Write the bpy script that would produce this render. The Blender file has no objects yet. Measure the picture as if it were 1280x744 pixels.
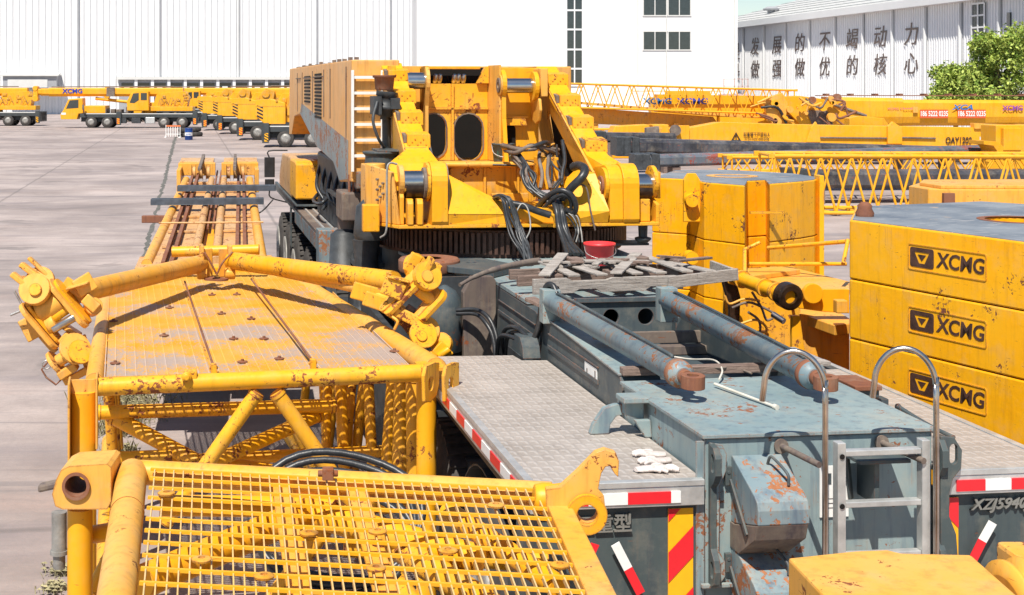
import bpy, bmesh, math, random
from mathutils import Vector, Matrix
from mathutils.geometry import tessellate_polygon
random.seed(7)
R = math.radians
scene = bpy.context.scene
COL = scene.collection
CAMZ = 3.95

# ------------------------------------------------------------------ camera geometry
def ray(px, py):
    return ((px-450)/1700, 1.0, -(py-110)/1700)

def at(px, py, Y):
    """world point at distance Y"""
    r = ray(px, py)
    return Vector((r[0]*Y, Y, CAMZ+r[2]*Y))

def onz(px, py, z):
    Y = (CAMZ-z)*1700/(py-110)
    return Vector(((px-450)/1700*Y, Y, z))

class Frame:
    def __init__(s, o, yaw):
        s.o = o; s.yaw = R(yaw); s.c = math.cos(s.yaw); s.s = math.sin(s.yaw)
    def loc(s, p):
        dx = p[0]-s.o[0]; dy = p[1]-s.o[1]
        return Vector((dx*s.c+dy*s.s, -dx*s.s+dy*s.c, p[2]-s.o[2]))
    def px(s, px, py, x=None, y=None, z=None):
        c = s.loc((0, 0, CAMZ)); r = ray(px, py)
        d = (r[0]*s.c+r[1]*s.s, -r[0]*s.s+r[1]*s.c, r[2])
        i, v = (0, x) if x is not None else (1, y) if y is not None else (2, z)
        t = (v-c[i])/d[i]
        return Vector((c[0]+t*d[0], c[1]+t*d[1], c[2]+t*d[2]))

# ------------------------------------------------------------------ mesh builder
class MB:
    def __init__(s):
        s.v = []; s.f = []; s.mi = []; s.sm = []; s.cur = 0
    def add(s, vs, fs, smooth=False):
        b = len(s.v)
        s.v.extend([tuple(v) for v in vs])
        for f in fs:
            s.f.append([i+b for i in f]); s.mi.append(s.cur); s.sm.append(smooth)
        return s
    def hexa(s, p):  # p: 4 bottom ccw, 4 top ccw
        return s.add(p, [(3,2,1,0),(4,5,6,7),(0,1,5,4),(1,2,6,5),(2,3,7,6),(3,0,4,7)])
    def box(s, x0, x1, y0, y1, z0, z1):
        if x0 > x1: x0, x1 = x1, x0
        if y0 > y1: y0, y1 = y1, y0
        if z0 > z1: z0, z1 = z1, z0
        return s.hexa([(x0,y0,z0),(x1,y0,z0),(x1,y1,z0),(x0,y1,z0),(x0,y0,z1),(x1,y0,z1),(x1,y1,z1),(x0,y1,z1)])
    def obox(s, c, u, v, w):  # oriented: centre and half-vectors
        c, u, v, w = map(Vector, (c, u, v, w))
        if u.cross(v).dot(w) < 0: u = -u
        return s.hexa([c-u-v-w, c+u-v-w, c+u+v-w, c-u+v-w, c-u-v+w, c+u-v+w, c+u+v+w, c-u+v+w])
    def beam(s, a, b, w, h, up=(0,0,1)):
        a, b, up = Vector(a), Vector(b), Vector(up)
        d = (b-a); L = d.length; d.normalize()
        side = d.cross(up)
        if side.length < 1e-4: side = d.cross(Vector((1,0,0)))
        side.normalize(); n = side.cross(d).normalized()
        return s.obox((a+b)/2, side*w/2, d*L/2, n*h/2)
    def ring(s, c, d, r, n, ref=None):
        d = Vector(d).normalized()
        ref = Vector(ref) if ref is not None else (Vector((0,0,1)) if abs(d.z) < .9 else Vector((1,0,0)))
        u = d.cross(ref).normalized(); v = d.cross(u).normalized()
        return [Vector(c)+u*math.cos(2*math.pi*i/n)*r+v*math.sin(2*math.pi*i/n)*r for i in range(n)]
    def tube(s, a, b, r, n=12, r2=None, caps=True):
        a, b = Vector(a), Vector(b); r2 = r if r2 is None else r2
        d = b-a
        A = s.ring(a, d, r, n); B = s.ring(b, d, r2, n)
        s.add(A+B, [(i, (i+1)%n, n+(i+1)%n, n+i) for i in range(n)], True)
        if caps:
            s.add(A, [tuple(range(n))[::-1]]); s.add(B, [tuple(range(n))])
        return s
    def lathe(s, o, axis, prof, n=24, smooth=True, caps=True):
        """prof: list of (distance along axis, radius)"""
        o = Vector(o); ax = Vector(axis).normalized()
        rings = [s.ring(o+ax*h, ax, max(r, 1e-4), n) for h, r in prof]
        vs = [p for rg in rings for p in rg]; fs = []
        for k in range(len(prof)-1):
            for i in range(n):
                fs.append((k*n+i, k*n+(i+1)%n, (k+1)*n+(i+1)%n, (k+1)*n+i))
        s.add(vs, fs, smooth)
        if caps:
            s.add(rings[0], [tuple(range(n))[::-1]]); s.add(rings[-1], [tuple(range(n))])
        return s
    def path(s, pts, r, n=8, sub=6, caps=True, rr=None):
        P = [Vector(p) for p in pts]
        if sub > 1 and len(P) > 2:
            Q = []
            for i in range(len(P)-1):
                p0 = P[i-1] if i else P[0]*2-P[1]; p1 = P[i]; p2 = P[i+1]
                p3 = P[i+2] if i+2 < len(P) else P[-1]*2-P[-2]
                for k in range(sub):
                    t = k/sub
                    Q.append(.5*((2*p1)+(p2-p0)*t+(2*p0-5*p1+4*p2-p3)*t*t+(3*p1-p0-3*p2+p3)*t**3))
            Q.append(P[-1]); P = Q
        d = (P[1]-P[0]).normalized()
        ref = Vector((0,0,1)) if abs(d.z) < .9 else Vector((1,0,0))
        u = d.cross(ref).normalized()
        vs = []
        for i, p in enumerate(P):
            if i == 0: t = P[1]-P[0]
            elif i == len(P)-1: t = P[-1]-P[-2]
            else: t = P[i+1]-P[i-1]
            t.normalize(); u = (u-t*u.dot(t)).normalized(); w = t.cross(u)
            q = r if rr is None else r*rr[min(len(rr)-1, int(i/len(P)*len(rr)))]
            vs += [p+u*math.cos(2*math.pi*k/n)*q+w*math.sin(2*math.pi*k/n)*q for k in range(n)]
        m = len(P)
        s.add(vs, [(i*n+k, i*n+(k+1)%n, (i+1)*n+(k+1)%n, (i+1)*n+k) for i in range(m-1) for k in range(n)], True)
        if caps: s.add(vs[:n], [tuple(range(n))[::-1]]); s.add(vs[-n:], [tuple(range(n))])
        return s
    def plate(s, outer, holes, o, u, v, t):
        """outline in (u,v) plane from o, holes lists of points, thickness vector t"""
        o, u, v, t = map(Vector, (o, u, v, t))
        loops = [[Vector((a, b, 0)) for a, b in outer]]+[[Vector((a, b, 0)) for a, b in h] for h in holes]
        flat = [p for l in loops for p in l]
        tris = tessellate_polygon(loops)
        n = len(flat); nor = u.cross(v)
        W = [o+u*p.x+v*p.y for p in flat]
        up = nor.dot(t) > 0
        fs = []
        for tr in tris:
            a, b, c = [flat[i] for i in tr]
            ccw = (b-a).cross(c-a).z > 0
            if ccw != up: tr = tr[::-1]
            tr = tuple(tr)
            fs.append(tuple(i+n for i in tr)); fs.append(tr[::-1])
        k = 0
        for li, l in enumerate(loops):
            m = len(l)
            area = sum(l[i].x*l[(i+1)%m].y-l[(i+1)%m].x*l[i].y for i in range(m))
            ccw = area > 0
            for i in range(m):
                a, b = k+i, k+(i+1)%m
                q = (a, b, b+n, a+n)
                if (ccw == up) != (li == 0): q = q[::-1]
                fs.append(q)
            k += m
        return s.add(W+[w+t for w in W], fs)
    def xprof(s, prof, x0, x1, holes=()):   # profile in (y,z), extruded along x
        return s.plate(prof, holes, (x0,0,0), (0,1,0), (0,0,1), (x1-x0,0,0))
    def yprof(s, prof, y0, y1, holes=()):   # profile in (x,z)
        return s.plate(prof, holes, (0,y0,0), (1,0,0), (0,0,1), (0,y1-y0,0))
    def zprof(s, prof, z0, z1, holes=()):   # profile in (x,y)
        return s.plate(prof, holes, (0,0,z0), (1,0,0), (0,1,0), (0,0,z1-z0))
    def build(s, name, mats, parent=None, bevel=0, seg=2, loc=None):
        me = bpy.data.meshes.new(name)
        me.from_pydata(s.v, [], s.f)
        if not isinstance(mats, (list, tuple)): mats = [mats]
        for m in mats: me.materials.append(m)
        me.polygons.foreach_set('material_index', s.mi)
        me.polygons.foreach_set('use_smooth', s.sm)
        me.update()
        o = bpy.data.objects.new(name, me); COL.objects.link(o)
        if parent is not None: o.parent = parent
        if loc is not None: o.location = loc
        if bevel:
            bm = bmesh.new(); bm.from_mesh(me)
            bmesh.ops.remove_doubles(bm, verts=bm.verts, dist=1e-5)
            bm.to_mesh(me); bm.free()
            md = o.modifiers.new('bevel', 'BEVEL'); md.width = bevel; md.segments = seg
            md.limit_method = 'ANGLE'; md.angle_limit = R(38)
        return o

def circ(cx, cy, r, n=20, a0=0, a1=360):
    full = abs(a1-a0) >= 360
    m = n if full else n-1
    return [(cx+r*math.cos(R(a0+(a1-a0)*i/m)), cy+r*math.sin(R(a0+(a1-a0)*i/m))) for i in range(n)]

def stadium(cx, cy, w, h, n=9):  # vertical stadium
    r = w/2
    return circ(cx, cy+h/2-r, r, n, 0, 180)+circ(cx, cy-h/2+r, r, n, 180, 360)

def rrect(x0, x1, y0, y1, r, n=5):
    return (circ(x1-r, y0+r, r, n, -90, 0)+circ(x1-r, y1-r, r, n, 0, 90)+
            circ(x0+r, y1-r, r, n, 90, 180)+circ(x0+r, y0+r, r, n, 180, 270))

def tag(o, label=None, cat=None, group=None, kind=None):
    if label: o['label'] = label
    if cat: o['category'] = cat
    if group: o['group'] = group
    if kind: o['kind'] = kind
    return o

def empty(name, loc=(0,0,0), rz=0, label=None, cat=None, group=None):
    o = bpy.data.objects.new(name, None); COL.objects.link(o)
    o.location = loc; o.rotation_euler = (0,0,rz); o.empty_display_size = .2
    return tag(o, label, cat, group)

def copy_tree(o, parent=None):
    c = o.copy(); COL.objects.link(c)
    if parent is not None: c.parent = parent
    for ch in list(o.children): copy_tree(ch, c)
    return c

def text(name, s, size, o, u, v, mat, parent, depth=.004, sx=1.0, bold=0.0, shear=0.0, align='CENTER'):
    """lettering as a mesh: size = cap height-ish, u = reading direction, v = up"""
    cu = bpy.data.curves.new('txt', 'FONT'); cu.body = s; cu.size = 1.0; cu.extrude = .5
    cu.offset = bold; cu.shear = shear; cu.align_x = align; cu.align_y = 'CENTER'; cu.resolution_u = 3
    ob = bpy.data.objects.new('txt', cu); COL.objects.link(ob)
    bpy.context.view_layer.update()
    dg = bpy.context.evaluated_depsgraph_get()
    me = bpy.data.meshes.new_from_object(ob.evaluated_get(dg))
    bpy.data.objects.remove(ob)
    u = Vector(u).normalized(); v = Vector(v).normalized(); w = u.cross(v)
    for vt in me.vertices:
        c = vt.co
        vt.co = Vector(o)+u*c.x*size*sx+v*c.y*size+w*(c.z+.5)*depth
    me.materials.clear(); me.materials.append(mat)
    r = bpy.data.objects.new(name, me); COL.objects.link(r); r.parent = parent
    return r

# ------------------------------------------------------------------ materials
def nt(name):
    m = bpy.data.materials.new(name); m.use_nodes = True
    t = m.node_tree; b = t.nodes['Principled BSDF']
    return m, t, b
def N(t, k, **kw):
    n = t.nodes.new(k)
    for a, v in kw.items():
        if a.startswith('i_'): n.inputs[a[2:].replace('_', ' ')].default_value = v
        else: setattr(n, a, v)
    return n
def ramp(t, src, a, b, ca=(0,0,0,1), cb=(1,1,1,1)):
    r = t.nodes.new('ShaderNodeValToRGB'); t.links.new(src, r.inputs[0])
    r.color_ramp.elements[0].position = a; r.color_ramp.elements[1].position = b
    r.color_ramp.elements[0].color = ca; r.color_ramp.elements[1].color = cb
    return r.outputs[0]
def mix(t, f, a, b, mode='MIX'):
    m = t.nodes.new('ShaderNodeMix'); m.data_type = 'RGBA'; m.blend_type = mode
    for s, v in ((0, f), (6, a), (7, b)):
        if hasattr(v, 'links') or isinstance(v, bpy.types.NodeSocket): t.links.new(v, m.inputs[s])
        else: m.inputs[s].default_value = v
    return m.outputs[2]
def math_(t, op, a, b=0.0):
    m = t.nodes.new('ShaderNodeMath'); m.operation = op; m.use_clamp = False
    for s, v in ((0, a), (1, b)):
        if isinstance(v, bpy.types.NodeSocket): t.links.new(v, m.inputs[s])
        else: m.inputs[s].default_value = v
    return m.outputs[0]
def noise(t, co, scale, detail=4, rough=.55, dist=0):
    n = N(t, 'ShaderNodeTexNoise'); t.links.new(co, n.inputs['Vector'])
    n.inputs['Scale'].default_value = scale; n.inputs['Detail'].default_value = detail
    n.inputs['Roughness'].default_value = rough; n.inputs['Distortion'].default_value = dist
    return n.outputs['Fac']
def mapped(t, co, sc, rot=(0,0,0)):
    m = N(t, 'ShaderNodeMapping'); t.links.new(co, m.inputs[0]); m.inputs['Scale'].default_value = sc
    m.inputs['Rotation'].default_value = rot
    return m.outputs[0]
def objco(t):
    return N(t, 'ShaderNodeTexCoord').outputs['Object']
def bump(t, b, h, strength=.3, dist=.01):
    n = N(t, 'ShaderNodeBump'); n.inputs['Strength'].default_value = strength; n.inputs['Distance'].default_value = dist
    t.links.new(h, n.inputs['Height']); t.links.new(n.outputs[0], b.inputs['Normal'])

RUST = (.14, .045, .018, 1)
def paint(name, col, fade=None, rust=.3, dirt=.3, rough=.42, edge=.5, scale=1.0, rustcol=RUST, metal=0.0, spec=.32, dents=.25):
    m, t, b = nt(name); co = objco(t)
    fade = fade or tuple(min(1, c*1.25+.04) for c in col)
    big = ramp(t, noise(t, co, 1.3*scale, 5, .6), .35, .68)
    c = mix(t, big, (*col, 1), (*fade, 1))
    # grime streaks running down
    st = noise(t, mapped(t, co, (9*scale, 9*scale, .9*scale)), 1.6, 5, .65)
    stm = math_(t, 'MULTIPLY', ramp(t, st, .5, .72), dirt)
    c = mix(t, stm, c, tuple(x*.38 for x in col[:2])+(col[2]*.5+.015, 1))
    rs = noise(t, mapped(t, co, (26*scale, 26*scale, 1.1*scale)), 1.5, 4, .6)
    rg_ = ramp(t, noise(t, co, 2.0*scale, 3, .5), .52, .66)
    c = mix(t, math_(t, 'MULTIPLY', math_(t, 'MULTIPLY', ramp(t, rs, .55, .68), rg_), min(.75, rust*1.3)), c, (.30, .12, .035, 1))
    # dust
    du = math_(t, 'MULTIPLY', ramp(t, noise(t, co, 4*scale, 6, .7), .5, .8), dirt*.8)
    c = mix(t, du, c, (.42, .36, .27, 1))
    # chips
    reg = noise(t, co, 2.6*scale, 4, .6)
    fine = noise(t, co, 22*scale, 8, .7, .6)
    v = math_(t, 'ADD', math_(t, 'MULTIPLY', reg, .55), math_(t, 'MULTIPLY', fine, .6))
    th = .757-.17*rust
    chips = ramp(t, v, th, th+.012)
    scr = noise(t, mapped(t, co, (3*scale, 3*scale, 34*scale), (.5, .3, .2)), 2.2, 3, .5)
    chips = math_(t, 'MAXIMUM', chips, math_(t, 'MULTIPLY', ramp(t, scr, .74-.04*rust, .755-.04*rust), .7))
    if edge > 0:
        bv = N(t, 'ShaderNodeBevel'); bv.samples = 4; bv.inputs['Radius'].default_value = .018
        gn = N(t, 'ShaderNodeNewGeometry')
        dt = N(t, 'ShaderNodeVectorMath', operation='DOT_PRODUCT')
        t.links.new(bv.outputs[0], dt.inputs[0]); t.links.new(gn.outputs['Normal'], dt.inputs[1])
        e = math_(t, 'SUBTRACT', 1.0, dt.outputs['Value'])
        e = math_(t, 'MULTIPLY', e, 3.4*edge)
        e = math_(t, 'ADD', e, math_(t, 'MULTIPLY', math_(t, 'SUBTRACT', noise(t, co, 14*scale, 6, .7), .62), 1.6))
        chips = math_(t, 'MAXIMUM', chips, ramp(t, e, .12, .2))
    rc = mix(t, noise(t, co, 40*scale, 4), rustcol, tuple(x*2.3 for x in rustcol[:3])+(1,))
    c = mix(t, chips, c, rc)
    t.links.new(c, b.inputs['Base Color'])
    rg = mix(t, chips, (rough,)*3+(1,), (.85, .85, .85, 1))
    rg = mix(t, du, rg, (.8, .8, .8, 1))
    t.links.new(rg, b.inputs['Roughness'])
    b.inputs['Metallic'].default_value = metal
    b.inputs['Specular IOR Level'].default_value = spec
    h = math_(t, 'SUBTRACT', math_(t, 'MULTIPLY', noise(t, co, 5*scale, 3), dents*2), math_(t, 'MULTIPLY', chips, .12))
    bump(t, b, h, .35, .02)
    return m

def plain(name, col, rough=.5, metal=0.0, var=.25, scale=8, bmp=.1, spec=.5):
    m, t, b = nt(name); co = objco(t)
    n = ramp(t, noise(t, co, scale, 6, .6), .3, .7)
    c = mix(t, n, tuple(x*(1-var) for x in col)+(1,), tuple(min(1, x*(1+var)) for x in col)+(1,))
    t.links.new(c, b.inputs['Base Color'])
    b.inputs['Roughness'].default_value = rough; b.inputs['Metallic'].default_value = metal
    b.inputs['Specular IOR Level'].default_value = spec
    if bmp: bump(t, b, noise(t, co, scale*4, 6), bmp, .01)
    return m

def wood(name, c1, c2):
    m, t, b = nt(name); co = objco(t)
    g = noise(t, mapped(t, co, (3, 3, 40)), 2.0, 8, .7, 1.2)
    g2 = noise(t, mapped(t, co, (2.2, 22, 30)), 2.0, 8, .7, .6)
    v = math_(t, 'MULTIPLY', math_(t, 'ADD', g, g2), .5)
    c = mix(t, ramp(t, v, .38, .6), (*c1, 1), (*c2, 1))
    c = mix(t, ramp(t, noise(t, co, 60, 6, .8), .55, .75), c, (.05, .04, .03, 1))
    t.links.new(c, b.inputs['Base Color']); b.inputs['Roughness'].default_value = .9
    bump(t, b, v, .6, .02)
    return m

Y1 = (.84, .365, .005); Y1f = (.84, .40, .015)
m_yel = paint('yellow_paint', Y1, Y1f, rust=.28, dirt=.22, edge=.35)
m_yel2 = paint('yellow_paint_worn', (.83, .37, .006), (.80, .41, .035), rust=.62, dirt=.3, edge=.7, scale=1.2)
m_peach = paint('sun_bleached_orange', (.66,.34,.10), (.62,.40,.20), rust=.6, dirt=.8, edge=.5)
m_yelf = paint('yellow_paint_faded', (.80, .37, .03), (.76, .41, .10), rust=.4, dirt=.45, edge=.5)
m_yelh = paint('yellow_paint_house', (.72, .33, .05), (.70, .38, .12), rust=.22, dirt=.6, edge=.2)
m_yelc = paint('yellow_paint_ballast', (.92, .415, .004), (.90, .445, .012), rust=.46, dirt=.3, edge=.35, rustcol=(.10, .035, .02, 1), scale=1.4)
m_bar = paint('yellow_bar_paint', (.74,.46,.14), (.70,.50,.26), rust=.0, dirt=.35, edge=0)
m_lace = paint('yellow_lacing_paint', (.84,.38,.008), (.82,.42,.03), rust=.05, dirt=.2, edge=0)
m_yeld = paint('yellow_paint_grimy', (.66,.30,.015), (.74,.38,.04), rust=.45, dirt=.9, edge=.5)
m_far = paint('yellow_paint_far', (.84, .36, .006), (.82, .41, .03), rust=.05, dirt=.3, edge=0, scale=.5)
m_blue = paint('grey_blue_paint', (.19, .262, .278), (.29, .36, .36), rust=.55, dirt=.55, edge=.6, rough=.5, rustcol=(.15, .06, .03, 1))
m_blued = paint('shaded_dark_grey_paint', (.055, .075, .08), (.085, .105, .105), rust=.16, dirt=.4, edge=.2, rough=.5)  # dark grey that also carries the shade on grey paint in its colour
m_rail = paint('grey_rail_paint', (.055, .073, .08), (.08, .10, .108), rust=.2, dirt=.4, edge=.35, rough=.5)
m_cylp = paint('cylinder_paint', (.15, .215, .245), (.25, .31, .325), rust=.85, dirt=.65, edge=.25, rough=.45, rustcol=(.20, .08, .035, 1))
m_rust = paint('rusty_steel', (.20, .075, .04), (.27, .12, .07), rust=.6, dirt=.5, edge=.2, rough=.8)
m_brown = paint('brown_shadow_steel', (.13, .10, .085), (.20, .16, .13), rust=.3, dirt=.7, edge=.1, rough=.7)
m_black = plain('black_paint', (.018, .018, .02), .5, 0, .4)
m_rubber = plain('black_rubber', (.022, .022, .023), .6, 0, .4, 12)
m_hose = plain('black_hose', (.028, .03, .033), .38, 0, .4, 20)
m_tyre = plain('tyre_rubber', (.05, .045, .042), .85, 0, .5, 6, .3)
m_gear = plain('ring_gear_steel', (.085, .042, .03), .6, .3, .5, 10, .3)
m_chrome = plain('bright_pin_steel', (.55, .55, .54), .22, 1.0, .15, 5, .05)
m_chromed = plain('worn_chrome', (.5, .46, .42), .28, 1.0, .3, 7, .1)
m_alu = plain('aluminium', (.62, .62, .60), .45, .6, .18, 10, .15)
m_rim = plain('wheel_rim', (.30, .29, .27), .55, .3, .4, 8, .2)
m_grease = plain('greased_steel', (.05, .03, .02), .3, .5, .6, 10, .2)
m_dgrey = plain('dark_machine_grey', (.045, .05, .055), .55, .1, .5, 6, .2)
m_white = plain('white_plastic', (.78, .78, .76), .5, 0, .08)
m_red = plain('red_plastic', (.75, .04, .045), .4, 0, .12)
m_redt = plain('red_reflective', (.75, .02, .03), .35, 0, .06, 20, 0)
m_whitet = plain('white_reflective', (.80, .80, .78), .35, 0, .05, 20, 0)
m_yelt = plain('yellow_reflective', (.92, .45, .01), .35, 0, .05, 20, 0)
m_glass = plain('dark_glass', (.03, .04, .045), .08, 0, .2, 3, 0, .8)
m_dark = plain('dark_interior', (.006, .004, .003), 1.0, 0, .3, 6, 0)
m_woodg = wood('weathered_pallet_wood', (.20, .17, .15), (.46, .42, .38))
m_woodb = wood('brown_timber', (.11, .07, .055), (.28, .20, .165))
m_gal = plain('galvanised_wire', (.42, .40, .38), .4, .7, .3, 30, .2)
m_letter = plain('raised_grey_letters', (.24, .24, .22), .4, .3, .15)
m_barsteel = plain('slate_steel_channel', (.07, .085, .11), .5, .1, .35, 8, .15)

def tread_plate():
    m, t, b = nt('tread_plate'); co = objco(t)
    c = mix(t, ramp(t, noise(t, co, 2.2, 7, .65), .3, .7), (.36, .315, .275, 1), (.52, .46, .41, 1))
    c = mix(t, math_(t, 'MULTIPLY', ramp(t, noise(t, co, 9, 7, .7), .5, .75), .5), c, (.20, .165, .14, 1))
    sp = ramp(t, noise(t, co, 26, 3, .5), .735, .75)
    c = mix(t, sp, c, (.16, .05, .03, 1))
    # five-bar tread: alternating short bars
    def bars(rot, off):
        q = N(t, 'ShaderNodeMapping'); t.links.new(co, q.inputs[0])
        q.inputs['Rotation'].default_value = (0, 0, rot); q.inputs['Scale'].default_value = (16, 9, 1)
        q.inputs['Location'].default_value = (off, off, 0)
        fr = N(t, 'ShaderNodeVectorMath', operation='FRACTION'); t.links.new(q.outputs[0], fr.inputs[0])
        sb = N(t, 'ShaderNodeVectorMath', operation='SUBTRACT'); t.links.new(fr.outputs[0], sb.inputs[0]); sb.inputs[1].default_value = (.5, .5, 0)
        ml = N(t, 'ShaderNodeVectorMath', operation='MULTIPLY'); t.links.new(sb.outputs[0], ml.inputs[0]); ml.inputs[1].default_value = (2.4, 1.0, 0)
        ln = N(t, 'ShaderNodeVectorMath', operation='LENGTH'); t.links.new(ml.outputs[0], ln.inputs[0])
        return ramp(t, ln.outputs['Value'], .2, .5, (1,1,1,1), (0,0,0,1))
    bb = math_(t, 'MAXIMUM', bars(R(0), 0), bars(R(90), .25))
    c = mix(t, math_(t, 'MULTIPLY', bb, .45), c, (.62, .57, .53, 1))
    t.links.new(c, b.inputs['Base Color']); b.inputs['Roughness'].default_value = .55; b.inputs['Metallic'].default_value = .25
    bump(t, b, bb, .5, .006)
    return m
m_tread = tread_plate()

def platform_mat():
    m, t, b = nt('worn_platform_paint'); co = objco(t)
    c = mix(t, ramp(t, noise(t, co, 3, 5), .35, .7), (.78, .37, .015, 1), (.78, .44, .09, 1))
    # paint walked off: grey steel shows, mostly to the near half and the middle
    sep = N(t, 'ShaderNodeSeparateXYZ'); t.links.new(co, sep.inputs[0])
    grad = N(t, 'ShaderNodeMapRange'); t.links.new(sep.outputs['Y'], grad.inputs[0])
    grad.inputs[1].default_value = 0; grad.inputs[2].default_value = 4.6; grad.inputs[3].default_value = .06; grad.inputs[4].default_value = -.13
    v = math_(t, 'ADD', noise(t, co, 1.7, 3, .6), grad.outputs[0])
    v = math_(t, 'ADD', v, math_(t, 'MULTIPLY', math_(t, 'SUBTRACT', noise(t, mapped(t, co, (26, 11, 1)), 2.2, 7, .85), .5), 1.15))
    w = math_(t, 'MULTIPLY', ramp(t, v, .47, .60), .85)
    c = mix(t, w, c, mix(t, noise(t, co, 40, 5), (.36, .30, .30, 1), (.52, .45, .43, 1)))
    # tread dots
    vo = N(t, 'ShaderNodeTexVoronoi'); vo.inputs['Scale'].default_value = 26; vo.inputs['Randomness'].default_value = .1
    t.links.new(co, vo.inputs['Vector'])
    d = ramp(t, vo.outputs['Distance'], .2, .42, (1,1,1,1), (0,0,0,1))
    c = mix(t, math_(t, 'MULTIPLY', d, .3), c, (.52, .42, .30, 1))
    c = mix(t, ramp(t, noise(t, co, 18, 8, .7), .68, .7), c, RUST)
    t.links.new(c, b.inputs['Base Color']); b.inputs['Roughness'].default_value = .6
    bump(t, b, d, .35, .004)
    return m
m_plat = platform_mat()

def slab_top():
    m, t, b = nt('ballast_top_steel'); co = objco(t)
    c = mix(t, ramp(t, noise(t, co, 1.6, 7, .65), .35, .65), (.13, .15, .18, 1), (.26, .28, .30, 1))
    sc = noise(t, mapped(t, co, (2, 30, 1), (0, 0, .5)), 1.4, 5, .6)
    c = mix(t, ramp(t, sc, .62, .66), c, (.55, .52, .48, 1))
    c = mix(t, ramp(t, noise(t, co, 2.1, 5, .6), .64, .68), c, (.55, .36, .20, 1))
    t.links.new(c, b.inputs['Base Color']); b.inputs['Roughness'].default_value = .55
    return m
m_slab = slab_top()
# ================================================================== MAIN CRANE (rear towards the camera)
T = Frame((2.43, 7.44, 0), 7.2)
P = T.px
def V(*a): return Vector(a)
crane = empty('mobile_crane', (2.43, 7.44, 0), R(7.2),
    'huge yellow and grey mobile crane seen from behind, without boom or ballast', 'crane')

# ---- rear deck plates with aluminium edging and red/white tape
DZ = 1.84
def tape(mb, a, b, h, thick_n, n0=0, seg=.26, cols=(0, 1), up=Vector((0,0,1))):
    a, b = Vector(a), Vector(b); L = (b-a).length; d = (b-a)/L; k = 0; s = 0
    while s < L-.01:
        e = min(L, s+seg*(1 if k % 2 == n0 else .9))
        mb.cur = cols[(k+n0) % 2]
        mb.obox(a+d*(s+e)/2, d*(e-s)/2*.998, Vector(thick_n)/2, up*h/2); s = e; k += 1
for side in (-1, 1):
    x0, x1 = (-1.5, -.585) if side < 0 else (.79, 1.5)
    xo = x0 if side < 0 else x1
    m = MB(); m.box(x0, x1, .0, 3.45 if side < 0 else 2.6, DZ-.03, DZ)
    if side < 0:
        m = MB(); m.zprof([(-1.5,0),(-.585,0),(-.585,3.2),(-.78,3.22),(-.80,3.42),(-1.27,3.45),(-1.5,3.45)], DZ-.03, DZ)
    deck = m.build('deck_plate', m_tread, crane, .004)
    e = MB()
    e.box(x0, x1, -.05, -.002, DZ-.03, DZ+.004); e.box(x0, x1, -.045, -.002, DZ-.135, DZ-.031)
    xa, xb = (xo-.05, xo-.002) if side < 0 else (xo+.002, xo+.05)
    e.box(xa, xb, -.05, 3.45, DZ-.03, DZ+.005); e.box(xa+.005, xb-.005, -.045, 3.45, DZ-.15, DZ-.031)
    e.build('edge_trim', m_alu, deck, .004)
    t = MB()
    if side < 0:
        tape(t, (-1.47, -.049, DZ-.085), (-.72, -.049, DZ-.085), .062, (0, .006, 0), 0, .24)
    else:
        tape(t, (.86, -.049, DZ-.085), (1.5, -.049, DZ-.085), .062, (0, .006, 0), 0, .17)
    t.build('reflective_tape', [m_redt, m_whitet], deck); t = MB()
    tape(t, (xo+side*.049, .12, DZ-.09), (xo+side*.049, 3.35, DZ-.09), .062, (.006, 0, 0), 0, .27)
    t.build('reflective_tape', [m_redt, m_whitet], deck)
    # rear panel under the deck
    w = MB(); w.box(x0+.01, x1-.01, .0, .03, .75, DZ-.137); w.box(x0+.01, x0+.04, .031, .5, .75, DZ-.137) ; w.box(x1-.04, x1-.01, .031, .5, .75, DZ-.137)
    panel = w.build('rear_panel', m_blued, crane, .004)
    # diagonal warning board
    bx0, bx1 = (-.775, -.635) if side < 0 else (.795, .895)
    t = MB(); bz0, bz1 = .95, 1.68; ww = bx1-bx0; y = -.012
    t.cur = 0; t.box(bx0, bx1, -.008, -.002, bz0, bz1)
    n = 9; st = .165; slope = 1.0 if side < 0 else -1.0
    for k in range(-3, 12):
        if k % 2: continue
        za = bz0+k*st; pts = [(bx0, za), (bx1, za+slope*ww), (bx1, za+slope*ww+st), (bx0, za+st)]
        poly = [(x, min(max(z, bz0), bz1)) for x, z in pts]
        # clip by hand: walk the band across the board
        P2 = []
        for i in range(9):
            x = bx0+ww*i/8; lo = za+slope*(x-bx0); hi = lo+st
            P2.append((x, min(max(lo, bz0), bz1), min(max(hi, bz0), bz1)))
        t.cur = 1
        for i in range(8):
            a, b = P2[i], P2[i+1]
            if a[2]-a[1] < 1e-4 and b[2]-b[1] < 1e-4: continue
            t.add([(a[0], y, a[1]), (b[0], y, b[1]), (b[0], y, b[2]), (a[0], y, a[2])], [(0,1,2,3)])
    t.build('warning_board', [m_yelt, m_redt], panel)
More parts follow.
